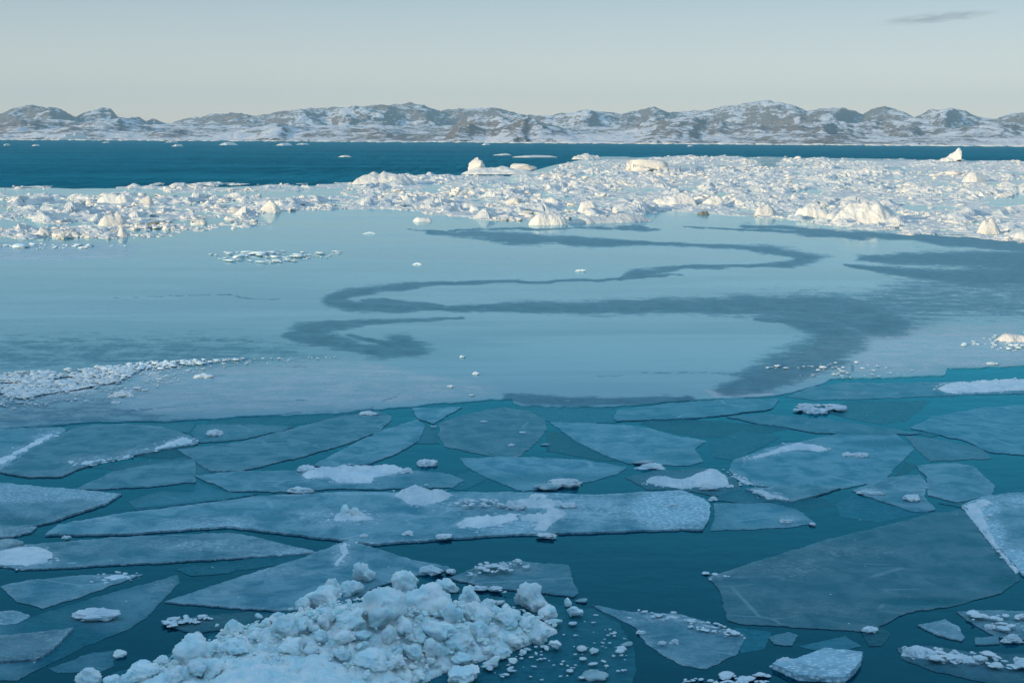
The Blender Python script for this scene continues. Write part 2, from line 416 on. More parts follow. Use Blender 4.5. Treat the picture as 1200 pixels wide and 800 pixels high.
def build_sheet():
    pxs = np.concatenate([np.arange(-400, -30, 12), np.arange(-30, 1231, 2.0), np.arange(1236, 1600, 12)])
    nr = 230
    t = np.linspace(0, 1, nr) ** 1.25
    top = px_lut(pxs, TOPL) + 2.0 * (fbm(pxs / 30, pxs * 0, 3) - .5)
    bot = px_lut(pxs, BOTL) + 3.5 * (fbm(pxs / 14, pxs * 0 + 4, 9, 5, .6) - .5)
    PX = np.tile(pxs, (nr, 1)); PY = top[None] + (bot - top)[None] * t[:, None]
    P = np.stack([PX.ravel(), PY.ravel()], 1)
    G = gpn(P, 0.014)
    # warp for natural outlines
    wx = (fbm(G[:, 0] * .13, G[:, 1] * .06, 21, 6, .65) - .5) * 56
    wy = (fbm(G[:, 0] * .13, G[:, 1] * .06, 37, 6, .65) - .5) * 12
    Q = np.stack([P[:, 0] + wx, P[:, 1] + wy], 1)
    near = P[:, 1] > 240
    dark = np.zeros(len(P))
    for s in DARK_STROKES:
        d = segdist(Q, s, False, 2.6, [q[2] * 2.75 for q in s])
        dark = np.maximum(dark, .92 * (1 - sstep(0.1, 2.1, d)))
    ins = inpoly(Q, DARK_POLY); d = segdist(Q, DARK_POLY, True, 2.2)
    dark = np.maximum(dark, .58 * sstep(-30, 50, np.where(ins, d, -d)))
    dark = np.maximum(dark, .48 * sstep(372, 410, P[:, 1]) * (1 - sstep(425, 440, P[:, 1])) * (1 - sstep(250, 520, P[:, 0])))
    dark = np.where(near, dark, 0)
    grey = np.zeros(len(P))
    for poly, fe, am in GREY_POLYS:
        ins = inpoly(Q, poly); d = segdist(Q, poly, True, 2.0)
        grey = np.maximum(grey, am * sstep(-fe * .5, fe, np.where(ins, d, -d)))
    white = np.zeros(len(P))
    for (cx, cy, rx, ry, am) in [(40, 452, 150, 15, .95), (140, 437, 120, 8, .6), (310, 300, 95, 8, .30), (1150, 452, 70, 7, .4), (960, 440, 60, 9, .25), (1170, 425, 60, 5, .3), (230, 285, 200, 5, .2)]:
        rr = np.hypot((Q[:, 0] - cx) / rx, (Q[:, 1] - cy) / ry)
        white = np.maximum(white, am * (1 - sstep(.3, 1.1, rr)))
    ins = inpoly(Q, [(-60,466),(60,464),(130,462),(160,480),(240,486),(200,500),(-60,510)]); d = segdist(Q, [(-60,466),(60,464),(130,462),(160,480),(240,486),(200,500),(-60,510)], True, 2.0)
    dark = np.maximum(dark, .5 * sstep(-14, 16, np.where(ins, d, -d)))
    # thin cracks and leads frozen over
    for s in [[(60,499,1),(160,480,1),(250,472,1),(360,470,1)],[(300,487,1),(430,478,1),(470,455,1)],[(130,350,1),(260,346,1),(330,350,1)],[(0,402,1),(140,396,1),(300,399,1)],[(700,440,1),(820,436,1),(930,441,1)],[(1000,420,1.2),(1003,432,1.2),(1000,443,1.2)]]:
        d = segdist(Q, s, False, 2.6, [q[2] * 1.8 for q in s]); dark = np.maximum(dark, .6 * (1 - sstep(.3, 1.4, d)))
    V = G.copy()
    V[:, 2] = 0.014 + 0.008 * (fbm(V[:, 0] * .4, V[:, 1] * .25, 5) - .5)
    e = V[-len(pxs):].copy(); e[:, 2] = -0.08; e[:, 1] += 0.05
    e0 = V[:len(pxs)].copy(); e0[:, 2] = -0.3
    V = np.vstack([e0, V, e]); z = np.zeros(len(pxs))
    attrs = {k: np.concatenate([z, a, z]) for k, a in (('dark', dark), ('grey', grey), ('white', white))}
    Fc = grid_faces(nr + 2, len(pxs))
    tag(mesh_obj('ice_sheet', V, Fc[:, ::-1], M_sheet, attrs=attrs), kind='structure')
build_sheet()

# ------------------------------------------------------------------ polygon builder
def rough_outline(poly, step, amp, seed, ysq=.55):
    out = []; n = len(poly); acc = 0
    for i in range(n):
        a = np.array(poly[i], float); b_ = np.array(poly[(i + 1) % n], float)
        L = math.hypot(b_[0] - a[0], (b_[1] - a[1]) * 2); k = max(1, int(L / step))
        nrm = np.array([(b_[1] - a[1]), -(b_[0] - a[0])]); nl = np.hypot(*nrm) + 1e-6; nrm /= nl
        for j in range(k):
            s = acc + L * j / k
            f = (float(fbm(s / (step * 5), seed * 1.7, seed, 6, .72)) - .5) * 2 * amp
            q = a + (b_ - a) * j / k + nrm * np.array([1, ysq]) * f
            out.append((q[0], q[1]))
        acc += L
    return out
def cdt_fill(outline, grid, gy=None, seed=0):
    gy = gy or grid * .6
    rs = np.random.RandomState(abs(int(seed)))
    xs = [q[0] for q in outline]; ys = [q[1] for q in outline]
    gx = np.arange(min(xs), max(xs), grid); gyy = np.arange(min(ys), max(ys), gy)
    if len(gx) and len(gyy):
        X, Y = np.meshgrid(gx, gyy); P = np.stack([X.ravel(), Y.ravel()], 1)
        P += (rs.rand(*P.shape) - .5) * [grid * .6, gy * .6]
        ins = inpoly(P, outline); P = P[ins]
        d = segdist(P, outline, True, grid / gy); P = P[d > grid * .45]
    else: P = np.zeros((0, 2))
    vs = [Vector(q) for q in outline] + [Vector((a, b_)) for a, b_ in P]
    n = len(outline)
    vo, eo, fo, ov, oe, of = delaunay_2d_cdt(vs, [], [list(range(n))], 1, 1e-4)
    tri = [f for f in fo if len(f) == 3]
    return np.array([(v.x, v.y) for v in vo]), np.array(tri, int)

class Blob:
    FROST = []; WET = []
def eval_blobs(P, L, fe=.25):
    r = np.zeros(len(P))
    for (cx, cy, rx, ry, am) in L:
        rr = np.hypot((P[:, 0] - cx) / rx, (P[:, 1] - cy) / ry)
        r = np.maximum(r, am * (1 - sstep(fe, 1.15, rr)))
    return r

floes = {}
ZN = [0]
def floe(key, poly, label, tone=.3, frost=.25, rim=.35, th=.07, wetrim=0.22, wet=0.0, fb=(), wb=(), amp=3.0, name='ice_floe', cat='ice floe', bump=.02, grid=None):
    seed = len(floes) * 7 + 3; ZN[0] += 1; th = th * (.17 if th < .11 else .30) if cat != 'ice slab' else th
    zt = th + (ZN[0] % 7) * .0035
    c_ = np.mean(poly, 0)
    if 480 < c_[1] < 585 and not key.startswith('ghost') and 0 < c_[0] < 1150: poly = [(c_[0] + (q[0] - c_[0]) * 1.035, c_[1] + (q[1] - c_[1]) * 1.05) for q in poly]
    ol = rough_outline(poly, 2.4, amp, seed)
    P, T = cdt_fill(ol, grid or 5.0, None, seed)
    G = gpn(P, 0.0)
    olg = gpn(ol, 0.0)
    # metre distance to the outline
    d = segdist(G[:, :2], [tuple(q[:2]) for q in olg[::2]], True)
    zz = zt + bump * .8 * (fbm(G[:, 0] * 1.1, G[:, 1] * .8, seed, 5, .55) - .5) * np.clip(d * 3, 0, 1)
    zz += .012 * np.exp(-((d - .18) / .15) ** 2) * fbm(G[:, 0] * 2, G[:, 1] * 2, seed + 5) * 1.4 * (1 - wet)
    wv = np.clip(wet + wetrim * np.exp(-d / .5) * (fbm(G[:, 0] * .6, G[:, 1] * .5, seed + 9) * 1.6) + eval_blobs(P, wb), 0, 1)
    zz = zz * (1 - .75 * np.clip(wv, 0, 1))
    fv = np.clip(frost + (.08 if frost > .1 else 0) + rim * np.exp(-d / .28) * fbm(G[:, 0] * .7, G[:, 1] * .5, seed + 13) * 1.7 + eval_blobs(P, fb), 0, 1.2)
    # make triangles face up
    a, b_, c = G[T[:, 0]], G[T[:, 1]], G[T[:, 2]]
    cr = (b_[:, 0] - a[:, 0]) * (c[:, 1] - a[:, 1]) - (b_[:, 1] - a[:, 1]) * (c[:, 0] - a[:, 0])
    T = np.where((cr < 0)[:, None], T[:, ::-1], T)
    # boundary edges -> skirt
    from collections import Counter
    ec = {}
    for t in T:
        for i in range(3):
            e = (int(t[i]), int(t[(i + 1) % 3])); ec[e] = 1
    bd = [e for e in ec if (e[1], e[0]) not in ec]
    G = G.copy(); G[:, 2] = zz
    bv = sorted({v for e in bd for v in e}); mp = {v: i + len(G) for i, v in enumerate(bv)}
    low = G[bv].copy(); cen = G.mean(0); rim_v = G[bv].copy(); nb = len(bv)
    low[:, 2] = -.06
    V = np.vstack([G, rim_v, low]); base = [tuple(int(q) for q in t) for t in T]
    for (u, v) in bd: base.append((mp[v], mp[u], mp[u] + nb)); base.append((mp[v], mp[u] + nb, mp[v] + nb))
    Fc = np.array(base, int)
    ext = lambda a_: np.concatenate([a_, a_[bv], a_[bv]])
    # local origin at centre
    off = Vector((cen[0], cen[1], 0)); V = V - np.array(off)
    o = mesh_obj(name, V, Fc, M_floe, attrs={'frost': ext(fv), 'wet': ext(wv), 'tone': ext(np.full(len(G), tone))})
    o.location = off
    tag(o, label, cat)
    floes[key] = (o, zt)
    return o

def mound(poly, h, mat, name, parent=None, z0=.05, seed=1, amp=1.5, rise=.35, grid=3.0, rough=.5, nf=3.0, base_under=.15, smooth=True, fray=0.0, ground=False, crumbs=0):
    """snow or ice with real height on a traced base outline (pixels of the ground, or metres with ground=True)"""
    if ground:
        ol = rough_outline(poly, grid * .9, amp, seed, 1.0)
        P, T = cdt_fill(ol, grid, grid, seed)
        G = np.concatenate([P, np.zeros((len(P), 1))], 1); olg = [(a, b_, 0) for a, b_ in ol]
    else:
        ol = rough_outline(poly, grid * .9, amp, seed)
        P, T = cdt_fill(ol, grid, grid * .55, seed)
        G = gpn(P, 0.0); olg = gpn(ol, 0.0)
    d = segdist(G[:, :2], [tuple(q[:2]) for q in olg], True)
    n = fbm(G[:, 0] * nf, G[:, 1] * nf, seed, 5, .6)
    z = h * (1 - np.exp(-d / rise)) * (1 - rough + rough * 2 * n)
    if fray: z -= fray * np.exp(-d / (rise * 1.3)) * fbm(G[:, 0] * nf * 1.7, G[:, 1] * nf * 1.7, seed + 40, 4, .65)
    a, b_, c = G[T[:, 0]], G[T[:, 1]], G[T[:, 2]]
    cr = (b_[:, 0] - a[:, 0]) * (c[:, 1] - a[:, 1]) - (b_[:, 1] - a[:, 1]) * (c[:, 0] - a[:, 0])
    T = np.where((cr < 0)[:, None], T[:, ::-1], T)
    ec = {}
    for t in T:
        for i in range(3): ec[(int(t[i]), int(t[(i + 1) % 3]))] = 1
    bd = [e for e in ec if (e[1], e[0]) not in ec]
    G = G.copy(); G[:, 2] = z0 + z
    bv = sorted({v for e in bd for v in e}); mp = {v: i + len(G) for i, v in enumerate(bv)}
    low = G[bv].copy(); low[:, 2] = z0 - base_under
    V = np.vstack([G, low]); base = [tuple(int(q) for q in t) for t in T]
    for (u, v) in bd: base.append((v, u, mp[u])); base.append((v, mp[u], mp[v]))
    if crumbs:
        rs_ = np.random.RandomState(abs(int(seed))); arrs = [mesh_arrays(m_) for m_ in LOW]; VV = [V]; nn = len(V)
        for k in range(crumbs):
            q = olg[rs_.randint(len(olg))]; s_ = rs_.uniform(.012, .05) * (1 + rs_.rand() ** 4)
            v_, f_ = arrs[rs_.randint(8)]
            VV.append(v_ * [s_ * 1.3, s_, s_ * .7] + [q[0] + rs_.normal() * .12, q[1] + rs_.normal() * .16, z0 + s_ * .25]); base += [tuple(int(a_) + nn for a_ in t_) for t_ in f_]; nn += len(v_)
        V = np.vstack(VV)
    cen = G.mean(0); off = np.array([cen[0], cen[1], 0])
    pl = np.array(parent.location) if parent else np.zeros(3)
    o = mesh_obj(name, V - off, np.array(base, int), mat, parent=parent, smooth=smooth)
    o.location = off - pl
    return o
def snow(key, poly, h=.10, **kw):
    par, zt = floes[key]
    # wind-blown dusting on the floe round the drift
    me = par.data; n_ = len(me.vertices); co = np.zeros(n_ * 3, np.float32); me.vertices.foreach_get('co', co); co = co.reshape(-1, 3)[:, :2] + np.array(par.location)[:2]
    gpoly = [tuple(q[:2]) for q in gpn(poly, 0.0)]
    dd = np.where(inpoly(co, gpoly), 0, segdist(co, gpoly)); at = me.attributes['frost']; fv = np.zeros(n_, np.float32); at.data.foreach_get('value', fv)
    fv = np.maximum(fv, .75 * np.exp(-dd / .22)); at.data.foreach_set('value', fv)
    kw.setdefault('fray', .06); kw.setdefault('crumbs', 20)
    kw.setdefault('seed', abs(int(poly[0][0])) + 5); kw.setdefault('amp', 3.2); kw.setdefault('rough', 1.1); kw.setdefault('nf', 3.0); kw.setdefault('grid', 2.4); kw.setdefault('rise', .22)
    return mound(poly, h, M_snow, 'snow_patch', par, z0=zt - .01, base_under=.06, **kw)

# ------------------------------------------------------------------ lumps
def lump_mesh(seed, sub=3, flat=1.0, facets=7, nz=.16, mat=None, name='lump', cut=.72, fine=.04):
    rnd = random.Random(seed)
    bm = bmesh.new(); bmesh.ops.create_icosphere(bm, subdivisions=sub, radius=1.0)
    pl = []
    for k in range(facets):
        v = Vector((rnd.gauss(0, 1), rnd.gauss(0, 1), rnd.gauss(0, 1))).normalized(); pl.append((v, rnd.uniform(cut, .95)))
    off = Vector((rnd.uniform(0, 99), rnd.uniform(0, 99), rnd.uniform(0, 99)))
    sx, sy, sz = rnd.uniform(.85, 1.2), rnd.uniform(.85, 1.2), flat * rnd.uniform(.8, 1.1)
    for v in bm.verts:
        p = v.co.copy()
        for n_, d_ in pl:
            k = p.dot(n_) - d_
            if k > 0: p -= n_ * k * .92
        q = p + off
        p += v.co * (nz * mnoise.fractal(q * 1.3, .8, 2.1, 4) + fine * mnoise.fractal(q * 5.0, .9, 2.1, 3))
        v.co = Vector((p.x * sx, p.y * sy, p.z * sz))
    me = bpy.data.meshes.new(name); bm.to_mesh(me); bm.free()
    me.polygons.foreach_set('use_smooth', np.full(len(me.polygons), True))
    if mat: me.materials.append(mat)
    return me
BLOCK = [lump_mesh(100 + i, 4, .9, 6 + i % 3, .30, M_block, 'ice_block', .50, .13) for i in range(9)]
CHIP = [lump_mesh(200 + i, 3, .8, 7, .3, M_block, 'ice_block', .42, .10) for i in range(8)]
SNOWL = [lump_mesh(300 + i, 4, .6, 8, .40, M_snow, 'ice_lump', .5, .16) for i in range(6)]
CLEARL = [lump_mesh(330 + i, 3, .45, 7, .3, M_clear, 'ice_lump', .5, .12) for i in range(4)]
BRASH = [lump_mesh(400 + i, 3, .72, 11, .30, M_berg, 'brash_lump', .45, .12) for i in range(12)]
LOW = [lump_mesh(500 + i, 2, .7, 8, .25, M_berg, 'brash_lump', .45, .08) for i in range(8)]

def put(me, name, loc, s, rz, label=None, cat=None, group=None, kind=None, rx=0, ry=0):
    o = bpy.data.objects.new(name, me); C.objects.link(o)
    o.location = loc; o.scale = s if hasattr(s, '__len__') else (s, s, s); o.rotation_euler = (rx, ry, rz)
    return tag(o, label, cat, group, kind)
def mesh_arrays(me):
    v = np.zeros(len(me.vertices) * 3, np.float32); me.vertices.foreach_get('co', v)
    f = np.zeros(len(me.loops), np.int32); me.loops.foreach_get('vertex_index', f)
    return v.reshape(-1, 3), f.reshape(-1, 3)
class Merge:
    def __init__(s): s.V = []; s.F = []; s.n = 0
    def add(s, arr, loc, sc_, rz, tilt=0):
        v, f = arr; c, sn = math.cos(rz), math.sin(rz)
        v = v * np.array(sc_)
        if tilt:
            ct, st = math.cos(tilt), math.sin(tilt); v = np.stack([v[:, 0], v[:, 1] * ct - v[:, 2] * st, v[:, 1] * st + v[:, 2] * ct], 1)
        v = np.stack([v[:, 0] * c - v[:, 1] * sn, v[:, 0] * sn + v[:, 1] * c, v[:, 2]], 1) + np.array(loc)
        s.V.append(v); s.F.append(f + s.n); s.n += len(v)
    def build(s, name, mat, smooth=True):
        return mesh_obj(name, np.vstack(s.V), np.vstack(s.F), mat, smooth=smooth)

# ------------------------------------------------------------------ far hills
SKYL = [(-200,138),(-40,136),(0,134),(15,129),(35,125.5),(60,127),(75,131),(90,139),(100,133),(118,128),(131,128),(140,138),(165,139),(172,143),(180,139),(190,144),(200,146),(215,140),(240,136),(258,133),(280,134),(300,137),(330,132),(365,128),(395,128),(415,126.5),(440,125.5),(480,123),(500,127),(515,132),(530,130),(550,129),(575,127),(600,132),(630,136),(650,135),(680,131),(695,129),(712,133),(725,136),(750,130),(765,127),(785,134),(800,133),(830,131),(860,124),(885,119.5),(900,118),(925,123),(945,131),(960,128),(990,128),(1010,135),(1020,129),(1035,125.5),(1050,130),(1070,138),(1090,131),(1110,128),(1130,132),(1148,139),(1165,140),(1185,135),(1200,132),(1240,129),(1400,136)]
MIDL = [(-200,150),(0,147),(25,140),(70,139),(95,146),(115,142),(140,140),(165,146),(200,155),(250,156),(300,150),(325,144),(345,147),(365,152),(400,156),(450,150),(470,152),(500,157),(530,148),(545,139),(570,137),(600,140),(618,137),(640,146),(665,152),(700,155),(745,146),(780,141),(810,139),(845,141),(880,147),(905,150),(940,142),(960,141),(1000,146),(1025,140),(1060,143),(1085,147),(1120,151),(1150,147),(1185,144),(1210,146),(1400,150)]
NEARL = [(-200,159),(0,157),(50,152),(85,149),(130,154),(170,158),(190,154),(210,152),(235,157),(260,161),(300,158),(318,151),(330,149),(350,155),(385,153),(400,151),(440,149.5),(462,155),(490,158),(520,160),(535,148),(550,145),(570,152),(600,147),(615,140),(630,143),(650,155),(680,160),(740,160),(790,152),(820,156),(860,163),(900,160),(950,156),(990,160),(1050,163),(1100,160),(1170,163),(1210,160),(1400,163)]
def build_hills():
    pxs = np.arange(-190, 1391, 1.7)
    Ds = np.concatenate([np.linspace(2330, 3300, 90), np.linspace(3320, 5000, 95), np.linspace(5050, 7000, 40)])
    def slope(lut):
        r = []
        for x in pxs:
            y = float(np.interp(x, [q[0] for q in lut], [q[1] for q in lut])); d = ray(x, y); r.append(d.z / math.hypot(d.x, d.y))
        return np.array(r)
    dirs = np.array([Vector((ray(x, 160).x, ray(x, 160).y)).normalized()[:] for x in pxs])
    U, D = np.meshgrid(pxs, Ds)
    X = dirs[:, 0][None] * D; Y = dirs[:, 1][None] * D
    shore = 2390 + 90 * (fbm(pxs / 40, pxs * 0, 77, 4) - .5)
    Z = np.full(D.shape, -6.0)
    base = 13 * sstep(0, 260, D - shore[None]) * (0.6 + .8 * fbm(X / 260, Y / 260, 8, 4)) + 22 * sstep(500, 1500, D - shore[None]) - 2.0
    Z = np.maximum(Z, base)
    relief = fbm(X / 210, Y / 330, 11, 6, .56)
    ridged = 1 - np.abs(2 * fbm(X / 150, Y / 260, 51, 5, .55) - 1)
    for lut, D0, wf, wb, vary, sd in ((NEARL, 2620, 170, 230, 120, 1), (MIDL, 3350, 420, 420, 260, 2), (SKYL, 4700, 800, 1100, 420, 3)):
        sl = slope(lut) ; Dk = D0 + vary * (fbm(pxs / 60, pxs * 0, 90 + sd, 3) - .5) * 2.0
        zk = H + sl * Dk
        dd = D - Dk[None]
        f = np.where(dd < 0, np.exp(-(np.abs(dd) / wf) ** 1.8), np.exp(-(dd / wb) ** 2))
        prof = zk[None] * f * (1 + (relief - .5) * 1.5 * (1 - f * .93)) - zk[None] * .35 * (1 - ridged) * (1 - f) * f * 2.5
        Z = np.maximum(Z, prof)
    Z += (fbm(X / 38, Y / 70, 31, 5, .6) - .5) * np.clip(Z, 0, 60) * .38
    Z = np.where(D < shore[None], np.minimum(Z, -1.0), np.maximum(Z, .3))
    V = np.stack([X.ravel(), Y.ravel(), Z.ravel()], 1)
    tag(mesh_obj('hills', V, grid_faces(len(Ds), len(pxs))[:, ::-1], M_rock), kind='structure')
build_hills()

# the shore the photographer stands on: a snowy slope rising behind, whose shadow lies over the near ice
def build_shore():
    xs = np.concatenate([np.arange(-1100, -100, 12.0), np.arange(-100, 101, 4.0), np.arange(112, 500, 14.0)]); ys = np.concatenate([np.arange(-560, -60, 10.0), np.arange(-50, 15, 2.5)])
    X, Y = np.meshgrid(xs, ys)
    Z = 8.2 * (1 - np.clip(Y, 0, 14) / 13.5)
    ridge = 95.5 + 3 * (fbm(X / 70, Y / 80, 5, 4) - .5) * 2
    prof = np.where(Y < -350, np.exp(-((Y + 350) / 130) ** 2), sstep(-120, -350, Y))
    Z = Z + ridge * prof * sstep(480, 100, X) + (fbm(X / 30, Y / 30, 6, 5) - .5) * 8 * sstep(-40, -120, Y)
    Z = Z * sstep(-1100, -950, X) - .3
    V = np.stack([X.ravel(), Y.ravel(), Z.ravel()], 1)
    m = mat_snow('shore_snow', (0.7, .74, .76), (.8, .8, .8), .5, .2, 1.0, dirt=(.18, .15, .13))
    tag(mesh_obj('shore_slope', V, grid_faces(len(ys), len(xs)), m), kind='structure')
build_shore()

# ------------------------------------------------------------------ belts of brash ice
BELT_R = [(405,216),(425,212),(455,206),(530,206),(600,205),(640,203),(652,196),(668,190),(720,187),(800,183),(900,185),(1000,186),(1100,188),(1200,189),(1330,191),(1330,292),(1200,283),(1110,277),(1040,272),(960,264),(925,258),(880,254),(800,247),(740,252),(700,255),(640,259),(560,258),(520,253),(475,246),(440,242),(410,236),(396,226)]
BELT_L = [(-130,229),(0,228),(150,229),(250,231),(330,233),(405,233),(440,238),(500,243),(520,248),(460,245),(400,246),(340,248),(305,251),(290,258),(320,263),(270,268),(215,272),(200,277),(120,279),(0,280),(-130,281)]
STRIP = [[(-130,219),(20,219),(62,218),(58,222),(-130,223)],[(118,219),(170,218),(185,215),(230,214),(320,216),(410,214),(420,219),(330,224),(200,226),(185,221),(120,221)]]
HOLES = [[(-20,256),(60,262),(130,260),(120,263),(40,266),(-20,265)],[(1150,233),(1210,230),(1210,240),(1160,241)],[(600,203),(648,204),(655,208),(610,207)],[(1060,243),(1110,246),(1090,250),(1058,248)],
         [(200,258),(260,256),(285,262),(230,266),(205,263)],[(1020,215),(1050,214),(1060,217),(1030,218)],[(830,228),(850,226),(858,230),(840,232)]]
def in_belt(P):
    w_ = np.stack([P[:, 0] + 22 * (fbm(P[:, 0] / 26, P[:, 1] / 5, 61) - .5), P[:, 1] + 5.5 * (fbm(P[:, 0] / 18, P[:, 1] / 5, 62) - .5)], 1)
    r = inpoly(w_, BELT_R) | inpoly(w_, BELT_L)
    for s in STRIP: r |= inpoly(P, s)
    for h in HOLES: r &= ~inpoly(w_, h)
    # small openings all through the belt
    g = fbm(P[:, 0] / 30, P[:, 1] / 2.6, 64, 4)
    left = P[:, 0] < 420
    r &= ~((g > np.where(left, .585, .635)))
    return r

M_shade_slush = mat_snow('shade_tinted_slush', (0.50, 0.57, 0.61), (0.84, 0.81, 0.74), .7, .2, 1.1)  # bluish tone puts the shade between lumps into the slush colour
def belt_ground():
    rs = np.random.RandomState(5)
    xs = np.arange(-130, 1331, 2.2)
    dist = np.exp(np.arange(math.log(118), math.log(900), .0038)); ys = [400 - F * math.tan(PITCH - math.atan(H / q)) for q in dist][::-1]
    X, Y = np.meshgrid(xs, np.array(ys)); Y = Y + (X - 600) * math.tan(ROLL); P = np.stack([X.ravel(), Y.ravel()], 1)
    G = gpn(P, 0.0)
    m = in_belt(P).astype(float).reshape(X.shape)
    mm = m.copy()
    for _ in range(1):
        mm = (mm + np.roll(mm, 1, 1) + np.roll(mm, -1, 1)) / 3
    qx = G[:, 0] / 1.5 + 1.6 * fbm(G[:, 0] / 4, G[:, 1] / 6, 17, 3); qy = G[:, 1] / 3.4 + 1.6 * fbm(G[:, 0] / 4, G[:, 1] / 6, 19, 3)
    cell = hash2(np.floor(qx), np.floor(qy), 23)
    n = (.45 * fbm(G[:, 0] / 2.2, G[:, 1] / 4.0, 7, 4, .6) + .48 * cell).reshape(X.shape)
    n2 = sstep(.38, .75, fbm(P[:, 0] / 40, P[:, 1] / 6, 8, 4)).reshape(X.shape) * 1.5
    er = m.copy()
    for _ in range(6):
        er = np.minimum(er, np.minimum(np.roll(er, 1, 0), np.roll(er, -1, 0))) if _ < 3 else er
        er = (er + np.roll(er, 1, 1) + np.roll(er, -1, 1) + np.roll(er, 1, 0) + np.roll(er, -1, 0)) / 5
    z = np.where(m > .5, .06 + np.clip(n - .36, 0, 1) * 1.7 * (0.30 + n2) * er, -.5)
    V = G.copy(); V[:, 2] = z.ravel()
    Fc = grid_faces(*X.shape)
    keep = (m.ravel()[Fc] > .5).any(1)
    Fc = Fc[keep][:, ::-1]
    used, inv = np.unique(Fc, return_inverse=True)
    tag(mesh_obj('brash_ice', V[used][:, :], inv.reshape(-1, 4), M_shade_slush, smooth=False), kind='stuff')
belt_ground()

BIG = []
def belt_lumps():
    rs = np.random.RandomState(11)
    n = 42000
    P = np.stack([rs.uniform(-120, 1320, n), rs.uniform(182, 290, n)], 1)
    P = P[in_belt(P)]
    flat = fbm(P[:, 0] / 46, P[:, 1] / 5.5, 71, 4)
    P = P[(flat < .53) | (rs.rand(len(P)) < .10)]
    n = len(P)
    # size: many small, few large, in metres
    dist = gpn(P)[:, 1]
    clus = fbm(P[:, 0] / 60, P[:, 1] / 12, 70, 3)
    s = (0.17 + .36 * rs.rand(n) ** 2.2) * (0.35 + 1.9 * clus ** 1.6) * (dist / 240) ** .55
    big = rs.rand(n) < .02
    s = np.where(big, s * rs.uniform(1.6, 2.9, n), s)
    s = np.minimum(s * .88, 3.4)
    order = np.argsort(-(s / dist))
    vis = [i for i in order if -8 < P[i, 0] < 1208 and P[i, 1] < 288]
    ind = vis[:286]; iset = set(ind)
    arrs = [mesh_arrays(m_) for m_ in LOW]
    M = Merge()
    for i in range(n):
        g = gp(P[i, 0], P[i, 1])
        rz = rs.uniform(0, 6.28); fl = rs.uniform(.55, 1.1)
        if i in iset:
            BIG.append((i, g, float(s[i]), rz, fl, P[i, 0])); continue
        M.add(arrs[rs.randint(8)], (g.x, g.y, s[i] * .25), (s[i] * rs.uniform(.8, 1.6), s[i] * rs.uniform(.8, 1.3), s[i] * fl), rz, rs.uniform(-.4, .4))
    for k, (i, g, sz, rz, fl, px) in enumerate(BIG):
        left = px < 420
        put(BRASH[k % 12], 'brash_lump', (g.x, g.y, sz * .28), (sz * 1.25, sz * 1.05, sz * fl), rz,
            None, 'drift ice', 'lumps in the left part of the drift ice belt' if left else 'lumps in the right part of the drift ice belt')
    o = M.build('small_brash', M_berg, False); tag(o, kind='stuff')
belt_lumps()

# single bergs, each with its own shape
def berg(poly, h, label, name='iceberg', cat='iceberg', mat=None, depth=.6, **kw):
    """poly: footprint as seen (pixels); its front edge stands at the lowest pixel row and it is as deep as it is wide, times depth"""
    ys_ = [q[1] for q in poly]; y1 = max(ys_); y0 = min(ys_); xs_ = [q[0] for q in poly]
    g0 = gp(min(xs_), y1); g1 = gp(max(xs_), y1); W_ = (g1 - g0).length
    pg = []
    for (x, y) in poly:
        b_ = gp(x, y1); pg.append((b_.x, b_.y + (y1 - y) / (y1 - y0) * W_ * depth))
    kw.setdefault('rough', .55); kw.setdefault('nf', 3.2 / W_ ** .75); kw.setdefault('amp', W_ * .03)
    kw.pop('grid', None); kw['rise'] = min(kw.get('rise', 9), W_ * .13)
    o = mound(pg, h * 1.25, mat or M_berg, name, None, z0=.0, base_under=.8, ground=True, grid=max(.2, W_ / 42), **kw)
    return tag(o, label, cat)
def hpx(x, y, hp):   # height in metres of something hp pixels tall standing at pixel x, y
    return hp * gp(x, y).length / F

# a low white floe-berg with a rounded tower at its left end
b1 = berg([(540,200),(546,197),(560,196),(600,195),(630,198),(636,202),(600,204.5),(560,204),(545,203)], hpx(585,202,6), 'long low iceberg in open blue water with a rounded tower at its left end', seed=31, rise=2.5)
t1 = lump_mesh(901, 4, 1.0, 8, .22, M_berg, 'tower', .55, .10)
g = gp(559, 203.5); o = bpy.data.objects.new('ice_tower', t1); C.objects.link(o); o.parent = b1
o.location = Vector((g.x, g.y, hpx(559, 200, 6.5))) - b1.location; sx = 11 * g.y / F; o.scale = (sx, sx * .9, hpx(559, 200, 10))
g = gp(612, 203.5); o = bpy.data.objects.new('ice_knob', BRASH[3]); C.objects.link(o); o.parent = b1
o.location = Vector((g.x, g.y, 1.5)) - b1.location; o.scale = (17 * g.y / F, 10 * g.y / F, hpx(600, 200, 6))
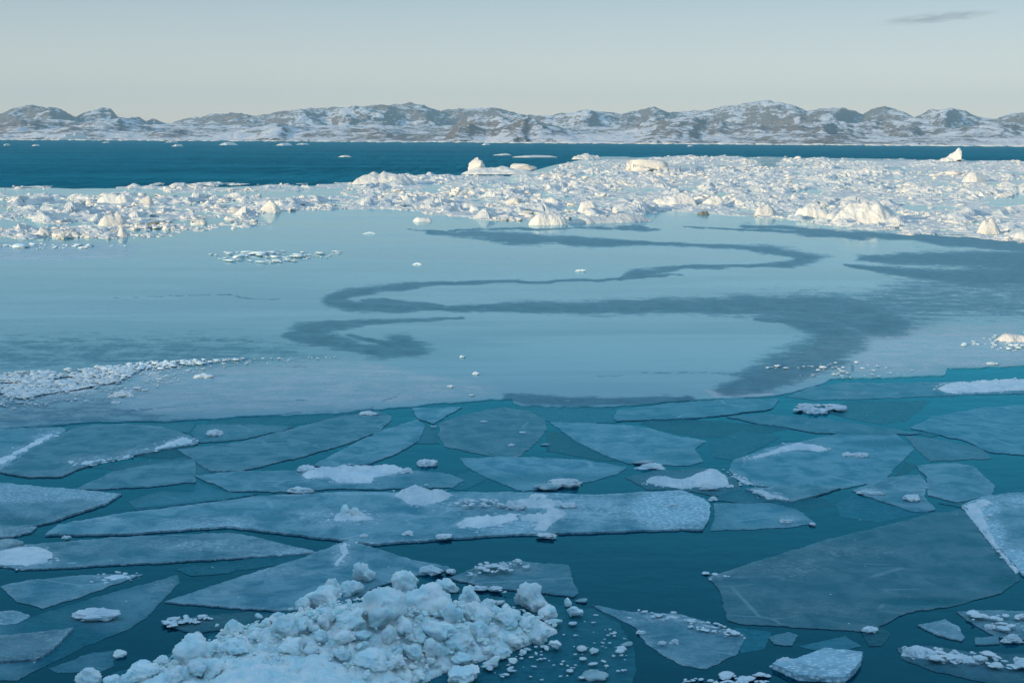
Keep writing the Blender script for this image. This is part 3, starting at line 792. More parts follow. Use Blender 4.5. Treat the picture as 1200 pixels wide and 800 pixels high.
# flat topped block with a long low wing
def tabular(x0, x1, ybase, hp, depth_m, label, seed, tilt=0.0, wing=None):
    bm = bmesh.new(); g0 = gp(x0, ybase); g1 = gp(x1, ybase); W_ = (g1 - g0).length; hh = hpx((x0 + x1) / 2, ybase, hp)
    def boxm(W_, Dm, hh, cx, taper=.92):
        r = bmesh.ops.create_cube(bm, size=1)
        for v in r['verts']:
            k = taper if v.co.z > 0 else 1
            v.co = Vector((cx + v.co.x * W_ * k, v.co.y * Dm * k, (v.co.z + .5) * hh * (1 + (tilt * v.co.x if v.co.z > 0 else 0))))
        return r
    boxm(W_, depth_m, hh, 0)
    bmesh.ops.bevel(bm, geom=list(bm.edges), offset=hh * .16, segments=3, affect='EDGES')
    bmesh.ops.subdivide_edges(bm, edges=list(bm.edges), cuts=3, use_grid_fill=True)
    for v in bm.verts:
        q = v.co * .35 + Vector((seed, 0, 0)); v.co += v.normal * hh * (.14 * mnoise.fractal(q, .8, 2, 4) + .05 * mnoise.fractal(q * 4, .8, 2, 3))
    me = bpy.data.meshes.new('iceberg'); bm.to_mesh(me); bm.free(); me.materials.append(M_berg)
    me.polygons.foreach_set('use_smooth', np.full(len(me.polygons), True))
    c = (g0 + g1) / 2
    o = bpy.data.objects.new('iceberg', me); C.objects.link(o); o.location = (c.x, c.y + depth_m * .5, -.2); o.rotation_euler = (0, 0, .12)
    return tag(o, label, 'iceberg')
tb = tabular(737, 782, 201.5, 14, 8, 'flat topped cream iceberg block standing in the drift ice', 3.3)
wg = mound([(776,198),(800,195),(832,197),(834,202),(800,204),(778,203)], hpx(800,200,5.5), M_berg, 'low_wing', tb, z0=0, base_under=.5, seed=77, rise=1.0, grid=2, rough=.15, nf=.3, amp=.6)
wg.location = Vector(gpn([(804,200)])[0]) - tb.location; wg.rotation_euler = (0, 0, -.12)
# leaning pinnacle
def pinnacle():
    bm = bmesh.new(); g = gp(1116, 190.5); k = g.y / F
    prof = [(-19, 0), (-14, 3), (-7, 6.5), (-2, 10), (3, 14), (7, 17.5), (9, 17), (8, 11), (10, 7), (14, 4), (17, 1.5), (19, 0)]
    rows = []
    for j, (yy, f) in enumerate([(-7, .25), (-5, .55), (-2.5, .85), (0, 1.0), (3, .9), (6, .6), (9, .2)]):
        rows.append([bm.verts.new((x * k * (.75 + .25 * f), yy * k * 1.4, z * k * f - .3)) for x, z in prof])
    for a, b_ in zip(rows, rows[1:]):
        for i in range(len(prof) - 1): bm.faces.new((a[i], a[i + 1], b_[i + 1], b_[i]))
    bmesh.ops.subdivide_edges(bm, edges=list(bm.edges), cuts=2, use_grid_fill=True, smooth=.4)
    for v in bm.verts: v.co += Vector((0, 0, 1)) * 0 + v.normal * (.7 * mnoise.fractal(v.co * .35, .8, 2, 4))
    me = bpy.data.meshes.new('iceberg'); bm.to_mesh(me); bm.free(); me.materials.append(M_berg)
    o = bpy.data.objects.new('iceberg', me); C.objects.link(o); o.location = (g.x, g.y, 0)
    tag(o, 'pointed pinnacle of pale ice leaning right at the far edge of the drift ice', 'iceberg')
pinnacle()
berg([(670,183),(685,181),(700,182),(706,185),(690,187),(673,186)], hpx(688,184,5), 'low rounded iceberg at the left corner of the belt beside open water', seed=41)
berg([(410,214),(430,209),(455,207),(475,208),(490,213),(470,217),(430,217),(412,216)], hpx(450,213,12), 'broad white hummock where the narrow strip joins the wide belt', cat='ice hummock', name='ice_hummock', seed=42, rise=4)
berg([(618,262),(622,256),(640,252),(660,255),(668,260),(655,263),(630,264)], hpx(640,258,14), 'bright pointed ice hummock with a mirror reflection at the near belt edge', cat='ice hummock', name='ice_hummock', seed=43, rise=2.0)
berg([(676,246),(682,242),(695,241),(704,245),(698,249),(682,249)], hpx(690,245,12), 'domed white ice hummock just behind the bright pointed one', cat='ice hummock', name='ice_hummock', seed=44, rise=1.3, rough=.2)
berg([(660,262),(680,256),(720,254),(760,252),(770,255),(740,259),(690,262)], hpx(710,257,9), 'long shaded ridge of ice right of the bright pointed hummock', cat='ice ridge', name='ice_ridge', seed=45, rise=1.8)
berg([(762,238),(775,233),(800,231),(820,234),(818,239),(790,241)], hpx(790,237,11), 'wide cream ridge of ice in the middle of the belt', cat='ice ridge', name='ice_ridge', seed=46, rise=1.5)
berg([(822,239),(832,235),(848,236),(850,241),(832,242)], hpx(835,239,10), 'square cream lump right beside the wide cream ridge', cat='ice hummock', name='ice_hummock', seed=47, rise=1.2)
berg([(884,252),(890,246),(905,246),(914,251),(905,254),(890,254)], hpx(898,250,12), 'steep white hummock at the near edge left of the largest ridge', cat='ice hummock', name='ice_hummock', seed=48, rise=1.2)
berg([(976,257),(985,248),(1010,241),(1040,240),(1062,247),(1060,257),(1035,262),(1000,261)], hpx(1020,250,17), 'largest cream ice ridge with a blue shaded right side at the near belt edge', cat='ice ridge', name='ice_ridge', seed=49, rise=3.0)
berg([(930,252),(940,244),(965,242),(978,248),(972,255),(945,256)], hpx(955,250,13), 'cream ice hummock touching the left end of the largest ridge', cat='ice hummock', name='ice_hummock', seed=50, rise=2.0)
berg([(1145,272),(1150,266),(1165,264),(1178,269),(1172,274),(1155,275)], hpx(1162,270,14), 'white peaked hummock at the near belt edge far right', cat='ice hummock', name='ice_hummock', seed=51, rise=1.5)
berg([(1128,212),(1135,208),(1155,207),(1160,211),(1145,214)], hpx(1143,210,10), 'smooth cream dome of ice near the right end of the belt', cat='ice hummock', name='ice_hummock', seed=52, rise=2.2, rough=.15)
berg([(160,240),(164,235),(172,233),(180,237),(176,241)], hpx(170,238,12), 'upright white block with a dark foot in the left belt', cat='ice hummock', name='ice_hummock', seed=53, rise=.9)
berg([(110,236),(120,232),(140,230),(155,234),(150,239),(120,239)], hpx(132,235,9), 'ragged white ridge behind the left belt next to the upright block', cat='ice ridge', name='ice_ridge', seed=54, rise=1.5)
berg([(112,262),(120,255),(135,253),(148,259),(140,264),(120,265)], hpx(130,260,13), 'rounded white hummock in the middle of the left belt', cat='ice hummock', name='ice_hummock', seed=55, rise=1.6)
tabular(221, 240, 263.5, 7.5, 2.2, 'small square cream ice block at the near edge of the left belt', 8.1)
berg([(134,276),(138,272),(148,271),(150,276),(143,278)], hpx(142,275,10), 'yellowish ice lump at the very front of the left belt', cat='ice hummock', name='ice_hummock', seed=56, rise=.8)
berg([(38,276),(45,271),(55,271),(58,275),(48,277)], hpx(48,275,9), 'cream rounded lump at the front of the left belt near the left frame edge', cat='ice hummock', name='ice_hummock', seed=57, rise=.8)
berg([(166,264),(172,260),(185,259),(193,262),(185,265)], hpx(180,263,4), 'dark greenish lump of dirty ice between white lumps of the left belt', cat='ice lump', name='dirty_lump', seed=58, rise=.8, mat=M_dirty)
berg([(816,250),(822,247),(832,248),(832,251),(822,252)], hpx(824,250,4), 'dark brownish ice lump by a gap at the near edge of the wide belt', cat='ice lump', name='dirty_lump', seed=59, rise=.8, mat=M_dirty)
berg([(482,256),(490,254),(506,255),(506,259),(490,260)], hpx(494,258,5), 'low yellowish ice cake alone in the calm channel between the belts', cat='ice cake', name='ice_cake', seed=60, rise=.6)
berg([(303,247),(308,240),(318,240),(330,246),(322,249)], hpx(312,246,11), 'white hummock leaning over calm water at the left end of the channel', cat='ice hummock', name='ice_hummock', seed=61, rise=1.3)
berg([(1168,398),(1172,394),(1185,392),(1210,391),(1210,400),(1185,401)], .33, 'bright sunlit snow covered ice cake alone on smooth ice at the right frame edge', cat='ice cake', name='ice_cake', seed=62, rise=.35, nf=1.8)
far_bergs = [((60,82,100),163.5,11,'white peaked iceberg far off below the left hills'),((3,6,12),170,4,'tiny white growler at the far left of the dark water'),((36,41,46),170.5,3,'second tiny growler from the left on the dark water'),
 ((118,124,128),167,3,'small growler right of the peaked iceberg far away'),((192,201,208),166.5,5,'white growler near the far shore below the snow plateau'),((200,207,214),171,4,'nearest white growler left of centre on the dark water'),
 ((255,266,278),169.5,5,'wide low growler with two humps on the dark water'),((322,332,342),170,5,'bright white growler below the left end of the brown rocks'),((345,356,362),169,3,'faint low growler right of the bright one under brown rocks'),
 ((396,403,412),183.5,3,'small flat growler alone in the middle of the dark water'),((440,446,452),166.5,4,'small white growler close under the far rocks at centre left'),((470,477,484),166.5,4,'white growler close to the far shore left of centre'),
 ((564,569,575),169.5,4,'upright white growler below the brown headland'),((577,590,600),181.5,3,'flat white ice piece behind the towered iceberg'),((805,809,813),171,2.5,'tiny growler on dark water right of centre'),((600,620,655),184,3,'thin drifting ice strip left of the belt corner')]
for k, ((a, c, b_), yb, hp, lab) in enumerate(far_bergs):
    poly = [(a, yb), (a + (c - a) * .5, yb - .8), (c, yb - 1.1), (c + (b_ - c) * .6, yb - .8), (b_, yb), (c, yb + .7)]
    berg(poly, hpx(c, yb, hp * (.62 if k else 1)), lab, name='growler' if k else 'iceberg', cat='growler' if k else 'iceberg', seed=80 + k, rise=hpx(c, yb, hp) * 1.3, grid=1.0, amp=.4, nf=.12, rough=.5)

# thin line of ice along the far shore
def shore_line():
    rs = np.random.RandomState(3); M = Merge(); arrs = [mesh_arrays(m_) for m_ in LOW]
    for k in range(900):
        px = rs.uniform(-60, 1260)
        if px < 560 and rs.rand() < .55: continue
        d = 2250 + rs.uniform(-60, 110) - (120 if px > 560 else 0) * rs.rand()
        dv = ray(px, 160); L = math.hypot(dv.x, dv.y); x, y = dv.x / L * d, dv.y / L * d
        s = rs.uniform(.8, 2.6) * (1.6 if rs.rand() < .06 else 1)
        M.add(arrs[rs.randint(8)], (x, y, .2), (s * 4.5, s * 3, s * .8), rs.uniform(0, 6.3))
    tag(M.build('shore_ice', M_berg), kind='stuff')
shore_line()

# ------------------------------------------------------------------ near floes
floe('a', [(-120,503),(0,503),(70,502),(75,505),(60,515),(37,528),(13,541),(0,551),(-120,560)], 'grey floe at the left frame edge with a bright snowy right side above a notch', fb=[(58,512,26,10,.8),(20,535,30,8,.6),(0,545,20,8,.6)])
floe('b', [(3,552),(20,541),(43,525),(77,507),(110,500),(150,499),(187,502),(213,510),(230,516),(228,521),(187,528),(140,537),(110,544),(90,550),(72,558),(33,558)], 'wedge shaped floe with bright snow along its lower edge and pointed right tip', fb=[(208,519,30,5,1.0),(110,540,45,7,.75),(160,530,40,5,.6)], th=.11)
floe('c', [(93,573),(133,553),(187,544),(227,539),(228,547),(227,565),(180,570),(140,572)], 'small plain four sided floe below the wedge shaped one', rim=.1)
floe('d', [(213,527),(287,518),(343,503),(400,489),(440,484),(455,489),(452,497),(440,508),(400,521),(360,533),(320,543),(283,551),(250,551),(230,538)], 'long pale floe slanting up right from the wedge tip', rim=.15, tone=.15)
floe('e', [(233,498),(300,498),(343,500),(333,504),(283,515),(236,519),(225,508)], 'thin triangular teal sliver with one snow lump above the long pale floe', wet=.35, rim=.1)
floe('f', [(370,545),(400,528),(450,505),(488,494),(496,500),(490,517),(467,530),(433,543),(400,546),(378,547)], 'pale pointed floe between the long slanting floe and the round centre floe', rim=.12)
floe('g', [(517,497),(540,488),(587,479),(617,483),(637,493),(638,503),(628,518),(608,534),(587,535),(557,530),(523,523),(517,510)], 'rounded shield shaped floe alone at centre in teal water', tone=.6, rim=.25)
floe('h', [(648,496),(700,497),(750,501),(800,513),(825,517),(812,526),(822,540),(805,545),(770,544),(737,542),(710,533),(677,517)], 'grey wedge floe right of the rounded centre floe', tone=.5, rim=.1, wb=[(790,535,50,10,.5)])
floe('i', [(542,538),(587,536),(633,537),(683,540),(731,547),(720,556),(693,563),(653,569),(613,575),(577,561),(550,548)], 'smooth pale teal lens shaped floe under the rounded centre floe', tone=0, wet=.25, rim=.05, wb=[(640,560,90,10,.3)])
floe('j', [(232,557),(283,553),(370,552),(400,546),(487,552),(523,556),(540,563),(526,571),(443,573),(400,572),(343,576),(273,575)], 'dim floe carrying the flat snow field left of centre', tone=.4, rim=.1, wb=[(490,563,60,10,.4)])
floe('k', [(53,628),(68,616),(147,602),(167,600),(240,591),(300,583),(400,578),(450,578),(527,578),(613,578),(693,581),(800,576),(825,586),(833,593),(831,610),(823,622),(800,621),(700,625),(587,628),(517,633),(440,639),(400,634),(283,620),(270,618),(143,627)],
     'largest long floe crossing the middle with a white frosted right end', frost=.25, tone=.35, th=.13, rim=.3, amp=2.2,
     fb=[(790,598,70,26,1.25),(700,600,90,22,.45),(650,590,60,14,.45),(610,618,60,12,.45),(400,608,80,16,.45),(250,612,80,10,.3),(560,595,90,14,.4),(120,612,50,8,.3)])
floe('l', [(-120,663),(-120,650),(15,642),(33,639),(143,630),(270,625),(300,630),(373,648),(300,653),(187,660),(27,668),(0,664)], 'long frosted floe tapering right with a smooth snow cap at its left end', frost=.25, fb=[(240,640,100,10,.5),(330,648,60,7,.4),(100,645,60,10,.2)], th=.10)
floe('m', [(-120,567),(0,567),(40,571),(100,576),(143,580),(123,592),(97,600),(60,613),(0,624),(-120,626)], 'white snow covered floe pointing right at the left frame edge', frost=.42, fb=[(30,580,90,12,1.1),(110,583,40,7,.6)], wb=[(20,612,60,9,.6)], th=.12)
floe('n', [(-5,622),(20,619),(43,618),(37,625),(10,630),(-10,632)], 'narrow white ice tongue under the snow covered left floe', frost=.6, th=.14)
floe('o', [(0,687),(33,680),(100,674),(168,673),(140,683),(93,700),(50,713),(20,705)], 'grey triangular floe with a long right point at the left', rim=.3, frost=.22)
floe('p', [(57,716),(140,692),(208,674),(211,682),(187,707),(173,723),(147,739),(100,757),(60,777),(20,797),(-120,800),(-120,740),(33,724)], 'large half sunken teal floe with a pointed top corner at the lower left', wet=.30, wetrim=.3, rim=.15, wb=[(60,750,80,40,.5),(100,715,60,20,.3)], fb=[(190,685,25,16,.3)], tone=.2, th=.06)
floe('q', [(-120,752),(10,746),(85,738),(62,763),(43,775),(-120,784)], 'frosty floe piece lying over the half sunken teal floe', frost=.42, th=.15)
floe('r', [(193,706),(283,676),(350,656),(393,639),(410,634),(450,646),(483,657),(524,664),(528,669),(483,676),(440,688),(400,712),(350,716),(320,716),(253,711)], 'blue grey triangular floe rising behind the ice heap', frost=.2, tone=.1, th=.1, fb=[(330,672,60,8,.35),(398,655,14,18,.5),(280,695,60,6,.25)], wb=[(430,665,40,16,.3)])
floe('s', [(527,678),(567,662),(600,658),(667,663),(672,683),(678,695),(672,700),(613,693),(560,687)], 'dark grey floe sprinkled with ice grains right behind the heap', tone=.8, frost=.2, rim=.2, fb=[(600,668,50,8,.25)])
floe('t', [(100,815),(130,790),(200,766),(300,722),(400,700),(480,692),(560,697),(640,706),(696,714),(725,730),(742,757),(745,785),(738,815),(735,850),(90,850)], 'sunken turquoise ice shelf that carries the heap of ice blocks', wet=.85, wetrim=.2, tone=0, rim=0, frost=.0, th=.10, bump=.08, fb=[(560,760,70,30,.2)], cat='ice shelf', name='ice_shelf')
floe('u', [(693,709),(733,716),(800,720),(837,733),(874,746),(863,767),(827,784),(800,780),(777,768),(756,753),(745,735)], 'grey teal floe with a long left arm right of the heap', tone=.45, rim=.25, wetrim=.25, fb=[(770,727,40,5,.4)])
floe('v', [(828,677),(873,662),(967,633),(1033,617),(1097,601),(1128,598),(1141,612),(1151,628),(1171,651),(1196,679),(1173,695),(1117,710),(1063,718),(1033,733),(1013,740),(953,736),(867,731),(853,727),(842,690)],
     'largest dark grey floe at lower right, a broad frosted triangle', tone=1.0, frost=.22, rim=.1, fb=[(925,665,70,16,.25),(1000,645,80,12,.22),(960,715,90,14,.15)], wb=[(1080,705,90,9,.7),(1175,680,30,14,.6),(1110,615,40,20,.3)], th=.08)
floe('w', [(1126,593),(1150,584),(1180,579),(1330,577),(1330,695),(1199,675),(1175,648),(1156,627),(1140,605)], 'white rimmed floe at the right frame edge next to the broad dark triangle', frost=.4, th=.16, fb=[(1150,598,30,12,.75),(1165,630,16,22,.7),(1190,660,18,22,.7),(1200,590,40,10,.4)], amp=3)
floe('x', [(1050,759),(1090,757),(1133,763),(1330,775),(1330,806),(1160,801),(1100,788),(1057,772)], 'long teal floe with a ridge of small ice at the bottom right corner', wet=.45, tone=0, fb=[(1110,770,60,8,.5)])
floe('y', [(1120,717),(1160,715),(1330,720),(1330,757),(1167,747),(1133,727)], 'dim floe with snow crumbs at the right edge below the broad dark triangle', wet=.2, tone=.5, fb=[(1185,735,40,10,.4)])
floe('z', [(1075,733),(1107,727),(1122,735),(1130,747),(1127,752),(1100,745)], 'small pale floe scrap below the right part of the broad dark triangle', frost=.35)
floe('aa', [(1142,748),(1170,745),(1172,755),(1143,756)], 'tiny dim floe scrap beside the small pale scrap', wet=.3)
floe('ab', [(857,550),(863,539),(917,521),(940,519),(987,509),(1047,511),(1068,527),(1055,540),(1033,562),(990,571),(933,571),(887,568),(870,563)], 'big oval grey floe with a ridge across its top left right of centre', tone=.5, frost=.15, rim=.3, th=.1, wb=[(1030,520,70,9,.6)])
floe('ac', [(875,574),(910,571),(983,573),(960,580),(927,588),(897,583)], 'small tilted floe with a white front lip under the big oval floe', wet=.15, fb=[(893,580,26,5,1.0)], th=.15)
floe('ad', [(1000,575),(1040,561),(1077,557),(1086,567),(1083,582),(1096,597),(1073,600),(1043,590)], 'triangular floe with one white lump right of the big oval floe', fb=[(1020,576,22,4,.7)], tone=.4)
floe('ae', [(1075,547),(1110,544),(1140,547),(1164,570),(1159,582),(1120,587),(1088,580),(1087,560)], 'plain rounded pentagon floe right of the triangular floe with a lump', rim=.3, frost=.2)
floe('af', [(1067,502),(1093,488),(1153,478),(1330,465),(1330,545),(1160,530),(1133,517)], 'large dark teal floe at the right frame edge below the frosted band', tone=.75, frost=.1, rim=.05, wet=.12)
floe('ag', [(855,489),(900,486),(960,491),(1033,501),(1075,508),(1033,509),(967,508),(933,503),(893,497)], 'long thin dark floe with no snow above the big oval floe', tone=.85, frost=.02, rim=.03, wet=.2)
floe('ah', [(722,490),(727,481),(800,472),(867,468),(910,469),(900,480),(860,485),(800,491),(727,493)], 'dark grey slab floe just off the edge of the smooth ice', tone=1.0, frost=.05, rim=.08)
floe('ai', [(920,465),(950,454),(987,448),(1027,449),(1100,448),(1330,441),(1330,459),(1133,463),(1033,467),(960,469)], 'long dark floe with sparkling crusty snow on its right half', tone=.85, frost=.08, fb=[(1160,450,80,9,1.0),(1000,461,35,5,.6)])
floe('aj', [(1062,512),(1100,515),(1147,525),(1160,537),(1090,540),(1077,528)], 'dark wedge of ice between the big oval floe and the right edge floe', tone=.7, wet=.3)
floe('ak', [(835,590),(900,589),(935,597),(955,613),(927,618),(832,622),(838,605)], 'faint sunken floe touching the white frosted end of the longest floe', wet=.30, frost=.15, fb=[(925,608,20,6,.5)])
floe('al', [(735,560),(770,552),(830,549),(858,560),(868,573),(840,581),(800,574),(760,573)], 'teal floe under a jagged snow ridge right of centre', wet=.5, tone=0)
floe('am', [(483,479),(540,478),(523,488),(507,497),(490,490)], 'small pale triangle floe at the edge of the smooth ice above the round centre floe', rim=.05, tone=.2)
floe('an', [(205,667),(225,662),(283,664),(270,671),(225,675)], 'half sunken scrap of floe in the dark channel left of the blue triangle', wet=.7, frost=.1, fb=[(236,668,14,5,.6)])
floe('ao', [(190,731),(230,723),(290,717),(320,722),(285,736),(225,742)], 'thin slushy scrap strewn with ice crumbs left of the heap', wet=.55, fb=[(235,727,40,6,.4)])
floe('ap', [(57,783),(110,764),(137,762),(133,780),(117,787),(67,788)], 'teal scrap of floe at the bottom left beside the dark water', wet=.5)
floe('aq', [(-120,719),(20,716),(35,722),(20,731),(-120,738)], 'pale floe scrap at the left frame edge below the grey triangle', frost=.4)
floe('ar', [(905,783),(933,777),(967,765),(1010,770),(1008,781),(990,800),(935,797)], 'clean white wedge of ice at the bottom edge right of centre', frost=.85, tone=0, th=.12, rim=.2, cat='ice slab', name='ice_slab')
floe('as', [(900,747),(923,741),(935,745),(928,757),(907,755)], 'small mottled ice disc in dark water below the broad dark triangle', wet=.35, frost=.3, th=.10)
floe('at', [(1008,736),(1030,733),(1043,742),(1033,757),(1018,757)], 'small glassy turquoise floe scrap touching the broad dark triangle', wet=.6, fb=[(1018,738,12,5,.6)])
floe('au', [(160,595),(165,590),(226,577),(232,566),(262,577),(300,579),(260,586)], 'thin pale sliver of floe above the left part of the longest floe', wet=.55, frost=.05, rim=.05)
floe('av', [(870,573),(905,588),(880,590),(838,586),(845,580)], 'small teal sliver below the jagged snow ridge', wet=.6)
floe('aw', [(160,535),(200,524),(225,522),(228,530),(200,538)], 'faint small teal sliver between the wedge floe and the plain four sided one', wet=.7)
floe('ax', [(1090,512),(1140,505),(1100,500),(1072,508)], 'tiny dark scrap in front of the right edge floe', wet=.6)
floe('ay', [(752,497),(770,489),(930,500),(905,506),(830,512),(790,508)], 'ghostly thin teal floe between the dark slab and the grey wedge floe', wet=.9, rim=0, frost=0, tone=0, th=.03)
floe('az', [(960,478),(1000,470),(1090,470),(1060,492),(1030,496),(985,488)], 'thin teal floe skin below the long dark floe with crusty snow', wet=.9, rim=0, frost=.02, tone=0, th=.03)

# thin dark plates awash between the bigger floes
ghost = [
 ([(455,500),(478,494),(512,500),(515,520),(480,520)], 'thin drowned plate left of the rounded centre floe'),
 ([(640,505),(660,506),(735,541),(700,539),(640,528)], 'thin drowned plate between the rounded centre floe and the grey wedge'),
 ([(830,518),(870,505),(915,512),(880,530),(860,540),(835,535)], 'thin drowned plate at the upper left of the big oval floe'),
 ([(105,548),(170,540),(225,533),(260,553),(225,556),(150,552)], 'thin drowned plate under the lower edge of the wedge floe'),
 ([(1040,575),(1075,545),(1062,540),(1045,560)], 'thin drowned plate right of the big oval floe'),
 ([(980,590),(1000,580),(1040,592),(1090,600),(1030,612),(985,606)], 'thin drowned plate in dark water above the broad dark triangle'),
 ([(150,587),(190,575),(265,578),(230,590),(160,598)], 'thin drowned plate above the left part of the longest floe'),
 ([(600,545),(545,575),(530,573),(538,555)], 'thin drowned plate left of the lens shaped floe'),
 ([(300,653),(380,648),(345,660),(280,668),(230,664)], 'thin drowned plate below the tip of the long frosted floe'),
 ([(1100,590),(1130,588),(1160,575),(1165,582),(1125,594)], 'thin drowned plate above the white rimmed right floe'),
 ([(850,590),(905,585),(960,583),(990,592),(940,598)], 'thin drowned plate right of the white frosted end'),
 ([(860,735),(905,740),(895,760),(868,765)], 'thin drowned scrap right of the floe beside the heap'),
 ([(935,757),(990,745),(1010,757),(970,766)], 'thin drowned scrap above the clean white wedge'),
 ([(0,640),(30,636),(20,648),(0,650)], 'thin drowned scrap at the left edge under the narrow ice tongue'),
 ([(250,490),(340,487),(430,480),(440,484),(330,500),(240,498)], 'thin drowned plate along the edge of the smooth ice, left of centre'),
 ([(20,502),(110,498),(230,495),(222,508),(150,499),(90,505)], 'thin drowned plate along the edge of the smooth ice at the left'),
 ([(600,470),(615,477),(720,478),(722,495),(650,496),(612,483)], 'thin drowned plate along the edge of the smooth ice at centre'),
]
for k, (poly, lab) in enumerate(ghost):
    floe('ghost%d' % k, poly, lab, wet=.55 + .2 * (k % 3), rim=.1, frost=.1, tone=.2, th=.03, amp=2.2, wb=())

# snow and ridges frozen onto the floes
snow('l', [(-20,662),(-20,650),(15,642),(45,640),(68,648),(60,660),(30,666),(0,664)], .10, rough=.15)
snow('j', [(352,552),(362,546),(375,549),(400,547),(470,547),(478,550),(465,556),(440,560),(436,567),(395,567),(385,560),(360,563),(352,558)], .13, rise=.2)
snow('k', [(456,583),(475,574),(487,571),(500,575),(522,578),(535,582),(520,590),(500,596),(478,593),(468,586)], .22, rise=.3)
snow('k', [(385,610),(400,600),(425,600),(445,611),(420,614),(395,614)], .14, rise=.25)
snow('k', [(530,618),(545,609),(570,608),(605,604),(610,611),(585,618),(560,622)], .13, rise=.15)
snow('k', [(590,596),(598,588),(615,586),(630,586),(650,588),(665,591),(650,596),(668,604),(650,615),(640,625),(622,624),(628,614),(605,612),(610,605),(632,606),(640,598),(612,598)], .12, rise=.15)
if False: snow('k', [(700,615),(735,590),(770,580),(820,585),(832,594),(829,610),(820,620),(760,619)], .07, rise=.3, rough=.3)
snow('b', [(170,530),(195,519),(215,512),(230,516),(226,521),(190,527)], .09)
snow('b', [(75,547),(95,540),(130,536),(160,531),(150,537),(105,546)], .06)
snow('al', [(748,565),(770,562),(800,563),(815,556),(835,551),(853,560),(856,569),(845,573),(835,569),(815,572),(800,573),(775,570)], .28, rise=.3, rough=.8, nf=2.0)
snow('ab', [(865,540),(885,534),(915,524),(935,520),(960,523),(975,527),(965,530),(935,527),(915,531),(890,538)], .12, rise=.15, rough=.8)
snow('ab', [(855,551),(868,561),(885,566),(890,569),(870,567),(857,558)], .10, rise=.12)
snow('v', [(828,677),(850,668),(858,671),(838,680)], .05, crumbs=6)
snow('w', [(1127,594),(1150,585),(1170,590),(1152,598),(1160,618),(1170,640),(1195,670),(1190,673),(1168,645),(1150,625)], .12, rise=.2)
snow('ai', [(1095,456),(1110,449),(1150,446),(1215,443),(1215,457),(1150,461),(1110,462)], .07, rise=.1, rough=.9)
snow('ac', [(875,573),(890,575),(920,584),(922,588),(897,584)], .10, rise=.12)
snow('x', [(1053,768),(1060,759),(1085,760),(1110,767),(1160,775),(1150,780),(1110,776),(1070,772)], .14, rise=.15, rough=.9)
snow('r', [(393,640),(410,635),(412,648),(402,660),(395,668),(388,662),(398,650)], .09, rise=.15, rough=.8)
if False: snow('m', [(-20,575),(30,572),(95,578),(142,581),(118,588),(60,588),(-20,590)], .08, rough=.3)
snow('o', [(110,676),(140,672),(165,674),(145,680),(118,680)], .06)
snow('u', [(735,717),(790,720),(835,732),(870,747),(850,745),(810,730),(760,722)], .05, rise=.1)
snow('a', [(0,550),(30,532),(60,515),(76,505),(60,505),(30,520),(-10,540)], .06)

# snow crusted rubble on the smooth ice at the left
def rubble(name, poly, n, smin, smax, seed, mat=None, z=.05, flat=.7):
    rs = np.random.RandomState(seed); M = Merge(); arrs = [mesh_arrays(m_) for m_ in LOW]
    xs = [q[0] for q in poly]; ys = [q[1] for q in poly]; k = 0; tries = 0
    while k < n and tries < n * 30:
        tries += 1
        P = np.array([[rs.uniform(min(xs), max(xs)), rs.uniform(min(ys), max(ys))]])
        if not inpoly(P, poly)[0]: continue
        if fbm(P[:, 0] / 16, P[:, 1] / 4, seed, 3)[0] < rs.uniform(.28, .55): continue
        g = gp(*P[0]); s = rs.uniform(smin, smax) * (1 + 2 * rs.rand() ** 6)
        M.add(arrs[rs.randint(8)], (g.x, g.y, z + s * .2), (s * rs.uniform(.9, 1.8), s * rs.uniform(.8, 1.3), s * flat * rs.uniform(.5, 1)), rs.uniform(0, 6.3)); k += 1
    return tag(M.build(name, mat or M_snow), kind='stuff')
rubble('ice_rubble', [(-30,442),(40,436),(90,434),(130,430),(165,432),(160,440),(135,449),(100,456),(60,462),(30,468),(-30,470)], 4200, .025, .075, 21, flat=.45)
rubble('ice_rubble', [(-30,470),(60,462),(150,446),(165,424),(420,418),(250,432),(170,462),(60,480),(-30,484)], 500, .015, .05, 41, flat=.45)
rubble('ice_rubble', [(100,432),(200,424),(290,421),(200,432),(150,438)], 420, .03, .07, 22)
rubble('ice_rubble', [(240,297),(400,293),(395,301),(330,309),(250,306)], 120, .10, .22, 23, flat=.4)
rubble('ice_rubble', [(-30,285),(60,287),(150,289),(60,292),(-30,291)], 70, .08, .2, 24)
rubble('ice_rubble', [(930,475),(985,476),(988,481),(945,485),(930,482)], 90, .04, .11, 25)
rubble('ice_rubble', [(860,430),(1010,425),(1100,440),(960,445)], 50, .03, .07, 27)
rubble('ice_rubble', [(1120,404),(1210,385),(1210,412),(1150,412)], 60, .03, .09, 28)
rubble('ice_crumbs', [(190,728),(240,722),(250,728),(220,735),(200,738)], 60, .02, .05, 29)
rubble('ice_crumbs', [(745,716),(850,735),(870,747),(830,745),(760,724)], 60, .02, .045, 30)
rubble('ice_crumbs', [(560,664),(610,661),(625,668),(600,675),(545,680)], 70, .02, .05, 31, z=.11)
rubble('ice_crumbs', [(585,690),(700,715),(740,760),(740,800),(480,800),(500,760),(560,745)], 170, .012, .04, 32, z=.06)
rubble('ice_crumbs', [(1060,760),(1215,778),(1215,790),(1100,782)], 60, .02, .06, 33, z=.08)
rubble('ice_crumbs', [(1130,722),(1215,728),(1215,752),(1150,738)], 40, .02, .06, 34, z=.08)
rubble('ice_crumbs', [(800,797),(900,790),(900,806),(800,806)], 60, .02, .06, 35, z=.02)
rubble('ice_crumbs', [(540,590),(600,590),(600,600),(530,598)], 60, .02, .05, 36, z=.13)

